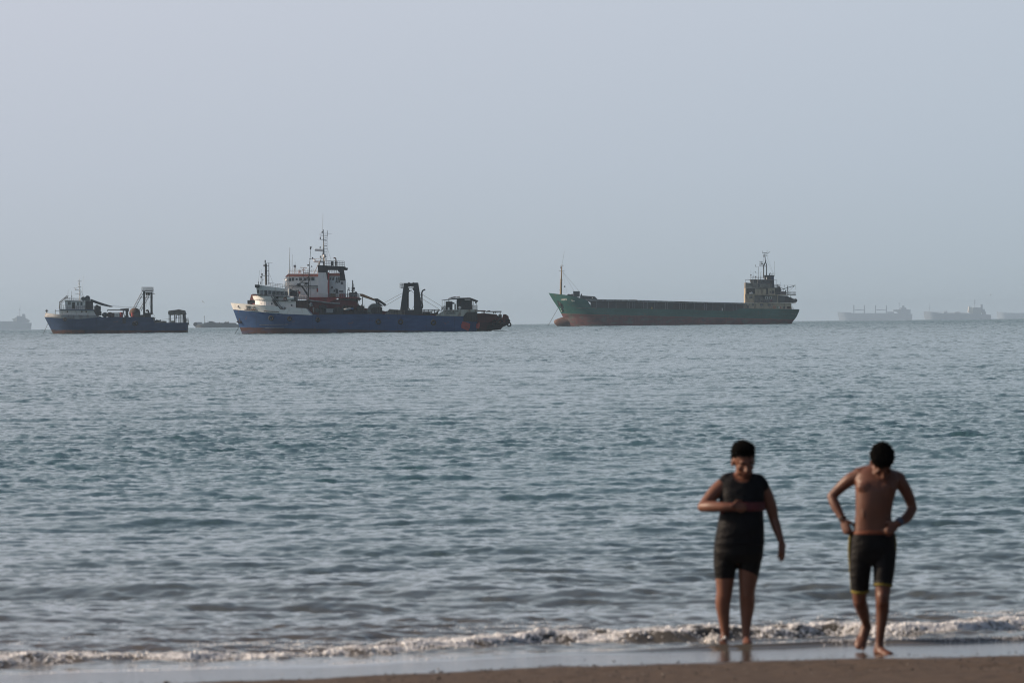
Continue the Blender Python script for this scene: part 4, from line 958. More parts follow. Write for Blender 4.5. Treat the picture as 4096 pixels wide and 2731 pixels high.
    for a, b in (((785, 700), (785, 780)), ((808, 560), (808, 780)), ((790, 620), (790, 700)), ((838, 640), (838, 690))): m = S.mb(); m.bar(a, b, 0.025, -3); m.build('whip_antenna', GREY, rt)
    m = S.mb(); m.bar((712, 845), (756, 845), 0.08, -5.4); m.bar((712, 845), (712, 940), 0.05, -5.4); m.ball((745, 862), 0.4, -5.4, 1.0, 0.8); m.bar((745, 870), (745, 925), 0.12, -5.4); m.build('ladder_davit', WHITE2, rt)
    # windlass and small mast aft of the funnel
    m = S.mb(); m.bar((1521, 1030), (1520, 862), 0.19, -4.8, r1=0.12); m.bar((1533, 905), (1535, 960), 0.06, -4.8); m.box(1508, 945, 1545, 975, -5, -4.4); m.bar((1500, 985), (1545, 985), 0.1, -4.8); m.box(1500, 1005, 1545, 1018, -5, -4.4); m.build('light_post', STEEL, rt)
    m = S.mb(); m.bar((1476, 945), (1476, 975), 0.12, -5); m.bar((1462, 975), (1484, 975), 0.1, -5); m.bar((1464, 975), (1464, 1065), 0.08, -5); m.bar((1455, 888), (1457, 1065), 0.025, -5); m.ball((1484, 990), 0.12, -5); m.build('light_post', DARK, rt)
    m = S.mb(); m.box(1480, 1020, 1575, 1066, -5, -3); m.cross((1490, 1022), -5.2, -3.4, 0.35); m.cross((1557, 1012), -5.2, -3.4, 0.35); m.bar((1545, 1030), (1548, 1000), 0.1, -5); m.build('windlass', DARK, rt)
    m = S.mb(); m.poly([(1560, 1070), (1628, 1078), (1600, 1100), (1566, 1092)], -5, -4); m.bar((1636, 1060), (1638, 1160), 0.10, -5); m.rail((1575, 1068), (1605, 1068), 0.9, 2, -5, 0.05, 2); m.box(1566, 1090, 1575, 1210, -5, 4); m.bar((1597, 1090), (1597, 1108), 0.09, -5); m.build('crane_support', STEEL, rt)
build_supply_ship(); build_red_ship()

# ---------------------------------------------------------------- green coaster at anchor on the right
def build_coaster():
    S = Ship('cargo_ship', 2280, 2700, 'long green cargo ship with brown red underside, bulbous bow and cream bridge at the stern', 'ship')
    rt = S.root; M = S.M
    A = (2150, 990, 3.92); B = (2700, 980, 4.276)
    S.view(*A)
    stem = M([(176, 710), (240, 820), (328, 950), (400, 1082)]); stem += [(stem[-1][0] + 0.1, stem[-1][1] - 0.6), (stem[-1][0] + 0.3, -3)]
    t1 = M([(170, 711), (350, 733), (560, 760), (740, 812), (835, 862), (852, 944), (1500, 957), (2352, 974)])
    S.view(*B)
    t2 = M([(980, 1130), (1060, 1108), (1110, 1086), (2125, 1098)])
    stern = M([(2122, 1098), (2112, 1140), (2070, 1230), (2000, 1320), (1992, 1358)]); stern.append((stern[-1][0] - 0.5, -3))
    S.setup_hull(stem, stern, 7.5, 10.0, 19.0, 9.0, 0.72, 9.5)
    hm = hull_mat('cargo_ship_hull_paint', (0.020, 0.105, 0.090), (0.135, 0.052, 0.050), 3.55, -0.036, line=(0.22, 0.08, 0.06), worn=1.0, boot2=(0.085, 0.042, 0.044))
    S.shell('hull', [(-80, -1.5), (80, -1.5)], t1 + t2, hm, nx=200, nz=16)
    # bulb
    S.view(*A)
    prof = [(262, 1160, 0.15), (268, 1140, 0.75), (290, 1128, 1.15), (325, 1112, 1.55), (370, 1098, 1.8), (420, 1085, 2.0), (520, 1085, 2.1)]
    bots = [1160, 1192, 1215, 1243, 1262, 1275, 1280]
    bm = bmesh.new(); rings = []
    for (cx, cy, hy), cb in zip(prof, bots):
        x, zt = S.p(cx, cy); _, zb = S.p(cx, cb); zc = (zt + zb) / 2; hz = max((zt - zb) / 2, 0.12)
        rings.append([bm.verts.new((x, math.cos(2 * math.pi * k / 16) * hy, zc + math.sin(2 * math.pi * k / 16) * hz)) for k in range(16)])
    for a, b in zip(rings, rings[1:]):
        for k in range(16): bm.faces.new((a[k], a[(k + 1) % 16], b[(k + 1) % 16], b[k]))
    bm.faces.new(rings[0][::-1]); bmesh.ops.recalc_face_normals(bm, faces=bm.faces)
    me = bpy.data.meshes.new('bulbous_bow'); bm.to_mesh(me); bm.free(); me.polygons.foreach_set('use_smooth', np.ones(len(me.polygons), bool))
    me.materials.append(mat('bulb_paint', (0.125, 0.062, 0.045), 0.7, var=0.3, scale=0.4, stain=(0.03, 0.025, 0.02), stain_amt=0.4, stain_scale=(0.4, 0.4, 0.8))); link('bulbous_bow', me, rt)
    def yb(x, z): return -(S.hb(x, z) + 0.05)
    W = mat('letter_white', (0.75, 0.78, 0.74), 0.6)
    lettering(S, 'HAMTA', (370, 832), 0.78, yb, W, rt, 2.35)
    m = S.mb()
    def stroke(pts, r=0.075):
        q = [];
        for c in pts: x, z = S.p(*c); q.append((x, yb(x, z) - 0.03, z))
        m.tube3(q, r, 5)
    stroke([(536, 822), (539, 843), (552, 845)]); stroke([(552, 845), (556, 832), (561, 845)]); stroke([(561, 845), (580, 845), (580, 832), (570, 834), (568, 845)]); stroke([(545, 826), (548, 826)], 0.05); stroke([(552, 824), (556, 824)], 0.05)
    m.build('lettering', W, rt)
    m = S.mb(); stroke([(360, 962), (372, 962)], 0.06); stroke([(362, 962), (364, 975)], 0.05); stroke([(368, 998), (388, 1000)], 0.10); stroke([(378, 985), (384, 1000)], 0.08)
    m.build('draft_mark', W, rt)
    m = S.mb(); x, z = S.p(345, 855)
    q = [S.p(*c) for c in ((303, 822), (362, 858), (356, 912), (335, 930))]
    for i in range(1): m._face([m.bm.verts.new((a, yb(a, b) - 0.02, b)) for a, b in q])
    m.build('anchor_pocket', DARK, rt)
    m = S.mb()
    for a, b in (((355, 862), (362, 920)), ((348, 870), (372, 880))):
        x0, z0 = S.p(*a); x1, z1 = S.p(*b); m.tube3([(x0, yb(x0, z0) - 0.2, z0), (x1, yb(x1, z1) - 0.15, z1)], 0.16, 6)
    m.build('anchor', CREAMGREY, rt)
    m = S.mb()
    x0, z0 = S.p(370, 880); x1, z1 = S.p(412, 1000)
    for dx in (0, 0.35, -0.3): m.tube3([(x0 + dx, yb(x0 + dx, z0) - 0.0, z0), (x0 + (x1 - x0) * .5 + dx, yb(x0 + (x1 - x0) * .5 + dx, (z0 + z1) / 2), (z0 + z1) / 2), (x1 + dx, yb(x1 + dx, z1), z1 + dx * 2)], 0.12, 5)
    m.build('rust_streak', RUST, rt)
    chain(S, (352, 898), (156, 1246), yb(*S.p(352, 898)) - 0.2, -7.5, rt, r=0.06, sag=0.35)
    S.shell('rubbing_strake', [(-80, S.p(700, 941)[1]), (80, S.p(1100, 948)[1] - 0.4)], [(-80, S.p(700, 941)[1] + 0.13), (80, S.p(1100, 948)[1] - 0.27)], CREAMGREY, nx=30, nz=1, off=0.08, x0=S.p(595, 0)[0], x1=S.p(920, 0)[0])
    # forecastle
    m = S.mb(); m.poly([(668, 752), (900, 768), (942, 812), (942, 840), (740, 840), (668, 790)], -6.6, -6.3); m.build('breakwater', TEALGREY, rt)
    m = S.mb()
    for a in range(690, 900, 26): m.bar((a, 760 + (a - 690) * 0.05), (a, 808), 0.05, -6.65)
    m.build('breakwater_rib', STEEL, rt)
    m = S.mb(); m.ball((862, 791), 0.2, -6.7); m.build('deck_lamp', WHITE2, rt)
    m = S.mb(); m.box(564, 689, 665, 775, -3, 2.4); m.box(560, 686, 668, 692, -3.1, 2.5); m.build('store_house', TEALGREY, rt)
    m = S.mb(); m.box(680, 735, 702, 760, -2, -1); m.ball((692, 735), 0.25, -1.5); m.build('ventilator', DARK, rt)
    m = S.mb(); m.cross((495, 745), -3, -1, 0.45); m.cross((545, 742), -3, -1, 0.4); m.box(470, 735, 560, 765, -2.8, 0); m.build('windlass', STEEL, rt)
    fm = S.mb()
    fm.bar((370, 745), (376, 510), 0.46, 0, r1=0.38, n=10); fm.bar((376, 512), (384, 300), 0.30, 0, r1=0.2, n=10); fm.bar((384, 320), (388, 265), 0.12); fm.bar((358, 510), (394, 510), 0.16)
    fm.build('foremast', mat('mast_yellow', (0.30, 0.21, 0.10), 0.6, var=0.2, stain=(0.12, 0.06, 0.03), stain_amt=0.4, stain_scale=(1, 1, 0.3)), rt)
    m = S.mb(); m.bar((388, 262), (428, 55), 0.03); m.bar((339, 366), (434, 371), 0.06); m.bar((356, 300), (384, 304), 0.05); m.bar((356, 326), (384, 328), 0.05); m.bar((368, 290), (368, 302), 0.14); m.bar((368, 314), (368, 328), 0.14)
    m.bar((388, 280), (410, 280), 0.05); m.bar((388, 292), (413, 292), 0.05); m.bar((342, 670), (356, 670), 0.08); m.build('crosstree', STEEL, rt)
    m = S.mb(); m.bar((396, 378), (576, 678), 0.022); m.bar((398, 378), (656, 686), 0.026); m.bar((580, 690), (574, 668), 0.05); m.bar((656, 690), (634, 655), 0.035); m.bar((400, 390), (470, 740), 0.012); m.build('wire_stay', STEEL, rt)
    m = S.mb(); m.ball((429, 613), 0.28, 0); m.bar((429, 613), (429, 596), 0.24, r1=0.03, n=8); m.build('day_signal', DARK, rt)
    # hatch coaming with its stanchions
    m = S.mb(); m.poly([(738, 812), (940, 814), (1400, 821), (2352, 849), (2352, 1000), (852, 975), (835, 862)], -5.9, 5.9); S.view(*B); m.poly([(214, 967), (420, 973), (1215, 991), (1215, 1100), (1100, 1140), (214, 1140)], -5.9, 5.9); m.build('hatch_coaming', mat('coaming_grey', (0.042, 0.052, 0.058), 0.7, var=0.35, scale=0.5, stain=(0.08, 0.05, 0.04), stain_amt=0.45, stain_scale=(0.3, 0.3, 0.6)), rt)
    S.view(*A); m = S.mb(); m.poly([(738, 811), (940, 813), (1400, 820), (2352, 848), (2352, 874), (1400, 846), (940, 838), (735, 838)], -7.2, -5.8)
    S.view(*B); m.poly([(0, 963), (420, 973), (1215, 990), (1215, 1010), (420, 996), (0, 986)], -7.2, -5.8)
    m.build('coaming_walkway', GREY, rt)
    S.view(*A)
    LP = mat('stanchion_paint', (0.16, 0.175, 0.18), 0.65, var=0.25)
    for a in (835, 922, 1115, 1230, 1404, 1436, 1485, 1515, 1660, 1718, 1830, 1870, 2003, 2035, 2222, 2250, 2280, 2320):
        w = 5 if a in (835, 1115, 1404, 1718, 2003, 2035, 2320, 1436) else 3
        t = 850 + (a - 835) * 0.012; m = S.mb(); m.poly([(a - w, t), (a + w, t), (a + w, 955 + (a - 835) * 0.016), (a - w, 955 + (a - 835) * 0.016)], -7.35, -7.1); m.build('stanchion', LP, rt)
    S.view(*B)
    for a in (75, 105, 135, 182, 325, 495, 530, 640, 845, 985, 1040, 1160):
        w = 6 if a in (182, 495, 530, 845, 1160) else 3
        t = 988 + a * 0.02; m = S.mb(); m.poly([(a - w, t), (a + w, t), (a + w, 1128 + a * 0.006), (a - w, 1128 + a * 0.006)], -7.35, -7.1); m.build('stanchion', LP, rt)
    rng = random.Random(2)
    m = S.mb()
    S.view(*A)
    for k in range(26):
        a = rng.uniform(960, 2300); t = 900 + rng.uniform(0, 30); m.box(a, t, a + rng.uniform(12, 45), 965, -6.3, -5.85)
    S.view(*B)
    for k in range(18):
        a = rng.uniform(0, 1050); t = 1040 + rng.uniform(0, 45); m.box(a, t, a + rng.uniform(12, 50), 1135, -6.3, -5.85)
    m.build('side_deck_gear', STEEL, rt)
    S.view(*A); m = S.mb(); m.box(1450, 818, 1530, 827, -5.5, -4); m.bar((1430, 822), (1560, 825), 0.12, -5.6); m.build('hatch_cover', CREAMGREY, rt)
    m = S.mb(); m.box(1780, 935, 1800, 962, -7.0, -6.4); m.build('yellow_bin', mat('bin_yellow', (0.4, 0.3, 0.06), 0.6), rt)
    S.view(*B)
    m = S.mb(); m.box(794, 1080, 812, 1125, -7.0, -6.4); m.build('white_drum', WHITE2, rt)
    # accommodation block at the stern
    t1_ = S.mb(); t1_.poly([(1185, 1000), (1975, 995), (1990, 1097), (1175, 1088)], -6.2, 6.2); d1 = t1_.build('lower_deckhouse', BEIGE, rt)
    for a, b, c, d in ((1312, 1004, 1342, 1038), (1450, 1004, 1502, 1040), (1577, 1008, 1628, 1043)):
        m = S.mb(); m.box(a, b, c, d, -6.27, -6.1); w = m.build('window', GLASS, d1)
    m = S.mb(); m.box(1215, 1032, 1255, 1082, -6.27, -6.1); m.build('door', STEEL, d1)
    m = S.mb(); m.box(1905, 1050, 1968, 1090, -6.27, -6.1); m.build('door', RUST, d1)
    m = S.mb(); m.box(1845, 1050, 1868, 1090, -6.27, -6.1); m.build('door', STEEL, d1)
    m = S.mb(); m.ring((1690, 1062), 0.42, 0.10, -6.35); m.build('lifebuoy', LIFE, d1, True)
    for i, (a, mm) in enumerate(((1742, mat('sign_green', (0.02, 0.20, 0.09), 0.5)), (1762, WHITE2), (1785, mat('sign_red', (0.4, 0.06, 0.05), 0.5)))):
        m = S.mb(); m.box(a, 1054 + i * 2, a + 18, 1078 + i, -6.26 - 0.002 * i, -6.15); m.build('painted_sign', mm, d1)
    for a in (1405, 1512): m = S.mb(); m.bar((a, 1000), (a, 1090), 0.05, -6.25); m.build('drain_pipe', BEIGE, d1)
    m = S.mb(); m.poly([(1185, 982), (2056, 990), (2056, 1001), (1185, 994)], -7.0, 7.0); m.build('poop_deck', BEIGE, rt)
    m = S.mb(); m.box(1193, 843, 1352, 984, -6.4, 6.4); d2 = m.build('middle_deckhouse', BEIGE, rt)
    m = S.mb(); m.box(1262, 877, 1312, 912, -6.46, -6.3); m.build('window', GLASS, d2)
    m = S.mb(); m.box(1352, 855, 1755, 984, -5.2, 5.6); d3 = m.build('cabin_wall', CREAMGREY, rt)
    m = S.mb(); m.poly([(1352, 845), (1752, 850), (1752, 866), (1352, 862)], -6.4, -5.3); m.box(1738, 858, 1756, 986, -6.4, -5.3); m.build('deck_fascia', BEIGE, rt)
    for a in (1558, 1626):
        m = S.mb(); m.box(a - 26, 886, a + 24, 922, -5.7, -5.2); u = m.build('air_unit', WHITE, rt); m = S.mb(); m.cross((a - 2, 904), -5.76, -5.68, 0.34, 14); m.build('fan_grille', DARK, u)
    m = S.mb(); m.box(1503, 884, 1530, 915, -5.3, -5.1); m.build('window', GLASS, d3)
    m = S.mb(); m.rail((1352, 984), (1750, 986), 1.1, 12, -6.4, 0.04, 3); m.build('railing', GREY, rt)
    m = S.mb(); m.ball((1640, 950), 0.4, -5.8, 1.2, 0.9); m.build('hose_reel', RED, rt)
    m = S.mb(); m.box(1460, 950, 1600, 984, -5.9, -5.3); m.build('mooring_rope_pile', STEEL, rt)
    m = S.mb(); m.poly([(1756, 862), (1920, 870), (1960, 900), (2020, 925), (2030, 985), (1756, 985)], -5.4, 5); m.build('aft_house', TEALGREY, rt)
    m = S.mb(); m.poly([(1870, 905), (1960, 892), (2030, 925), (2035, 985), (1860, 985)], -6.4, -3.5); m.cross((2050, 950), -6.8, -3, 0.75, 16); m.build('stern_winch', DARK, rt)
    m = S.mb(); m.poly([(1193, 836), (1960, 850), (1960, 862), (1193, 848)], -6.9, 6.9); m.build('bridge_deck', BEIGE, rt)
    m = S.mb(); m.box(1196, 735, 1215, 840, -6.6, 6.6); m.build('front_bulkhead', BEIGE, rt)
    m = S.mb(); m.box(1215, 740, 1590, 846, -5.0, 5.6); d4 = m.build('recessed_wall', STEEL, rt)
    m = S.mb(); m.poly([(1366, 750), (1545, 752), (1552, 765), (1552, 838), (1545, 845), (1362, 840), (1362, 756)], -6.5, -6.2); m.build('bulwark_panel', BEIGE, rt)
    m = S.mb(); m.box(1585, 735, 1706, 850, -6.1, 5.8); d5 = m.build('officer_cabin', BEIGE, rt)
    for a, b, c, d in ((1610, 790, 1632, 822), (1645, 782, 1690, 832)): m = S.mb(); m.box(a, b, c, d, -6.17, -6.0); m.build('window', STEEL, d5)
    m = S.mb(); m.ball((1302, 815), 0.36, -6.2); m.box(1265, 815, 1325, 842, -6.4, -5.8); m.build('covered_gear', WHITE2, rt, True)
    m = S.mb(); m.box(1706, 740, 1800, 852, -5.4, 5); m.build('dark_aft_block', DARK, rt)
    m = S.mb(); m.poly([(1197, 722), (1760, 728), (1760, 740), (1197, 734)], -6.9, 6.9); m.build('wheelhouse_deck', CREAMGREY, rt)
    m = S.mb(); m.poly([(1199, 645), (1410, 660), (1410, 722), (1199, 722)], -6.8, -6.5); m.poly([(1199, 645), (1215, 645), (1215, 722), (1199, 722)], -6.5, 6.5); m.build('bridge_wing', CREAMGREY, rt)
    m = S.mb(); m.poly([(1465, 672), (1620, 670), (1622, 724), (1430, 722), (1452, 700)], -6.7, -6.4); m.build('bulwark_panel', CREAMGREY, rt)
    m = S.mb(); m.poly([(1288, 598), (1660, 600), (1660, 726), (1335, 724), (1335, 668), (1300, 640)], -4.6, 4.6); wh = m.build('wheelhouse', STEEL, rt)
    m = S.mb(); m.poly([(1286, 600), (1332, 600), (1332, 655), (1302, 642)], -4.7, -4.58); m.build('window_frame', CREAMGREY, wh)
    for i in range(5):
        a = 1345 + i * 58; m = S.mb(); m.box(a, 612, a + 46, 655, -4.68, -4.55); m.build('window', GLASS, wh)
    m = S.mb(); m.poly([(1197, 590), (1300, 592), (1740, 600), (1740, 606), (1300, 600), (1197, 596)], -5.2, -4.6); m.bar((1199, 594), (1199, 650), 0.06, -5); m.bar((1736, 603), (1736, 725), 0.06, -5); m.build('awning_rail', GREY, rt)
    m = S.mb(); m.poly([(1286, 588), (1660, 592), (1660, 602), (1286, 598)], -4.9, 4.9); m.build('wheelhouse_top', CREAMGREY, rt)
    m = S.mb(); m.rail((1290, 590), (1510, 590), 1.2, 8, -4.6, 0.045, 2); m.rail((1410, 722), (1640, 724), 1.2, 5, -6.7, 0.045, 2); m.build('railing', GREY, rt)
    for a in (1330, 1406): m = S.mb(); m.bar((a, 600), (a, 722), 0.07, -6.5); m.build('deck_post', GREY, rt)
    m = S.mb(); m.poly([(1640, 520), (1702, 520), (1690, 560), (1700, 725), (1625, 725), (1640, 600)], -2.6, 2.2); m.build('funnel', mat('funnel_blue', (0.016, 0.040, 0.10), 0.6, var=0.3), rt)
    m = S.mb(); m.poly([(1530, 516), (1704, 518), (1700, 530), (1640, 540), (1640, 600), (1535, 598)], -2.7, 2.3); m.build('funnel_house', STEEL, rt)
    m = S.mb(); m.bar((1620, 518), (1622, 482), 0.22, -1); m.ball((1632, 485), 0.22, -1); m.bar((1660, 518), (1660, 485), 0.15, -1); m.ball((1665, 490), 0.15, -1); m.build('exhaust_pipe', GREY, rt)
    m = S.mb(); m.box(1555, 550, 1572, 600, -2.9, -2.7); m.bar((1565, 555), (1565, 590), 0.16, -3); m.build('ventilator', WHITE, rt)
    mm = S.mb(); mm.bar((1517, 565), (1519, 345), 0.24, -0.8, r1=0.2); mm.bar((1567, 516), (1570, 345), 0.2, -0.8, r1=0.17); mm.bar((1570, 345), (1552, 290), 0.17, -0.8); mm.bar((1519, 345), (1548, 290), 0.16, -0.8); mm.bar((1535, 345), (1545, 300), 0.12, -0.8)
    mm.bar((1505, 362), (1572, 366), 0.14, -0.8); mm.bar((1548, 300), (1540, 140), 0.17, -0.8, r1=0.11); mm.bar((1497, 140), (1580, 136), 0.11, -0.8); mm.bar((1499, 140), (1499, 100), 0.06, -0.8); mm.bar((1578, 138), (1577, 90), 0.07, -0.8)
    mm.bar((1555, 172), (1628, 112), 0.07, -0.8); mm.bar((1556, 184), (1598, 186), 0.05, -0.8); mm.bar((1545, 186), (1545, 172), 0.08, -0.8)
    for q in (172, 186, 202): mm.bar((1506, q), (1540, q), 0.06, -0.8); mm.bar((1524, q - 6), (1524, q + 6), 0.13, -0.8)
    mm.bar((1556, 262), (1560, 270), 0.2, -0.8); mm.bar((1512, 205), (1512, 290), 0.03, -0.8); mm.bar((1572, 190), (1700, 520), 0.022, -0.8); mm.bar((1560, 250), (1690, 510), 0.018, -0.8)
    mm.build('main_mast', STEEL, rt)
    m = S.mb(); m.bar((1442, 283), (1506, 284), 0.10, -0.8); m.bar((1475, 284), (1475, 310), 0.12, -0.8); m.ball((1490, 320), 0.32, -0.8); m.box(1448, 360, 1515, 368, -1.4, 0); m.rail((1450, 362), (1510, 362), 1.2, 3, -1.4, 0.05, 3); m.build('radar_platform', STEEL, rt)
    for pts in ([(1428, 588), (1428, 374), (1376, 370), (1376, 345)], [(1372, 480), (1420, 486)], [(1372, 480), (1372, 455)], [(1466, 590), (1468, 462), (1490, 462)], [(1380, 590), (1383, 520)], [(1298, 560), (1298, 430)], [(1340, 560), (1335, 450)], [(1702, 520), (1703, 280)], [(1800, 700), (1801, 632)], [(1690, 490), (1720, 488)]):
        m = S.mb(); m.path(pts, 0.06 if pts[0][0] in (1428, 1466) else 0.035, -2, 5)
        if pts[-1] in ((1376, 345), (1372, 455)): m.bar((pts[-1][0], pts[-1][1] + 12), (pts[-1][0], pts[-1][1] - 4), 0.14, -2)
        if pts[0][0] in (1380, 1298): m.ball((pts[0][0], pts[0][1] - 45), 0.28, -2)
        m.build('aerial', STEEL, rt)
    # boat deck aft
    m = S.mb(); m.rail((1700, 725), (1790, 727), 1.2, 6, -5, 0.055, 3); m.build('railing', STEEL, rt)
    m = S.mb(); m.poly([(1790, 800), (1815, 790), (1890, 798), (1905, 815), (1895, 850), (1800, 850)], -6.2, -4.6); m.build('lifeboat', mat('faded_boat_paint', (0.16, 0.12, 0.12), 0.7, var=0.3), rt)
    m = S.mb(); m.bar((1765, 845), (1765, 700), 0.16, -5.2); m.box(1875, 780, 1897, 800, -5, -4.5); m.poly([(1770, 700), (1800, 730), (1812, 790), (1770, 790)], -4.6, -3.6); m.bar((1750, 680), (1750, 730), 0.1, -5); m.build('boat_davit', DARK, rt)
    m = S.mb(); m.bar((1921, 850), (1921, 700), 0.17, -5.4); m.bar((1770, 778), (2052, 688), 0.13, -5.4, r1=0.09); m.bar((1800, 730), (1900, 770), 0.08, -5.4); m.bar((1842, 795), (1872, 680), 0.06, -5.4); m.bar((1780, 694), (2050, 686), 0.022, -5.4); m.bar((2020, 705), (2018, 720), 0.12, -5.4); m.bar((2022, 715), (1930, 800), 0.03, -5.4); m.bar((2050, 690), (2050, 760), 0.025, -5.4); m.bar((1930, 750), (2045, 700), 0.03, -5.4)
    m.build('provision_crane', STEEL, rt)
    m = S.mb(); m.box(1920, 850, 2062, 862, -6, -3); m.rail((1930, 852), (2058, 852), 1.15, 6, -6, 0.05, 3); m.bar((1975, 862), (1970, 925), 0.08, -5); m.bar((1985, 800), (1930, 840), 0.04, -6); m.build('stern_platform', STEEL, rt)
    m = S.mb(); m.bar((1985, 1000), (2008, 1095), 0.05, -5.5); m.bar((2013, 1070), (2013, 1098), 0.07, -5.5); m.bar((1755, 862), (1755, 985), 0.08, -6.3); m.build('deck_post', GREY, rt)
    for a, b in (((1985, 1178), (2020, 1182)), ((2045, 1186), (2058, 1187))):
        m = S.mb(); x0, z0 = S.p(*a); x1, z1 = S.p(*b); m.tube3([(x0, yb(x0, z0) - 0.02, z0), (x1, yb(x1, z1) - 0.02, z1)], 0.13, 5); m.build('lettering', CREAMGREY, rt)
build_coaster()

# ---------------------------------------------------------------- ships far out in the haze
FARHULL = mat('far_hull_hazed', (0.29, 0.35, 0.43), 0.7)  # lightened and blued: part of the haze is in this colour
FAINT = mat('haze_pale_grey', (0.40, 0.48, 0.58), 0.7)  # paler still, haze put into the colour of the faintest ship
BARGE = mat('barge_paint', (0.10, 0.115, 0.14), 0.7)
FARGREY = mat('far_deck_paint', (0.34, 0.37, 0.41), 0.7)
FARLIT = mat('far_sunlit_white', (0.75, 0.70, 0.62), 0.6)  # warm white with the sunlight on the bridge fronts put in
def far_hull(S, top, stem, stern, half, paint=None):
    m = S.mb(); bm = m.bm
    tp = [S.p(*c) for c in top]; xs = [q[0] for q in tp]
    a, b = [], []
    for i, (x, z) in enumerate(tp):
        t = min(1, (x - xs[0] + 1) / (half * 2.2)); u = min(1, (xs[-1] - x + half * 0.8) / (half * 1.6))
        y = half * math.sin(t * math.pi / 2) * math.sin(u * math.pi / 2); xb = x
        x0 = S.p(*stem)[0]; x1 = S.p(*stern)[0]; xb = x0 + (x - xs[0]) / (xs[-1] - xs[0]) * (x1 - x0)
        a.append((bm.verts.new((x, -y, z)), bm.verts.new((xb, -y, -2)))); b.append((bm.verts.new((x, y, z)), bm.verts.new((xb, y, -2))))
    for i in range(len(a) - 1):
        m._face((a[i][0], a[i][1], a[i + 1][1], a[i + 1][0])); m._face((b[i][0], b[i + 1][0], b[i + 1][1], b[i][1])); m._face((a[i][0], a[i + 1][0], b[i + 1][0], b[i][0]))
    m._face((a[0][0], b[0][0], b[0][1], a[0][1])); m._face((a[-1][0], a[-1][1], b[-1][1], b[-1][0]))
    return m.build('hull', paint or FARHULL, S.root)
def dense(pts, n=6):
    out = []
    for (a, b), (c, d) in zip(pts, pts[1:]):
        for i in range(n): out.append((a + (c - a) * i / n, b + (d - b) * i / n))
    return out + [pts[-1]]

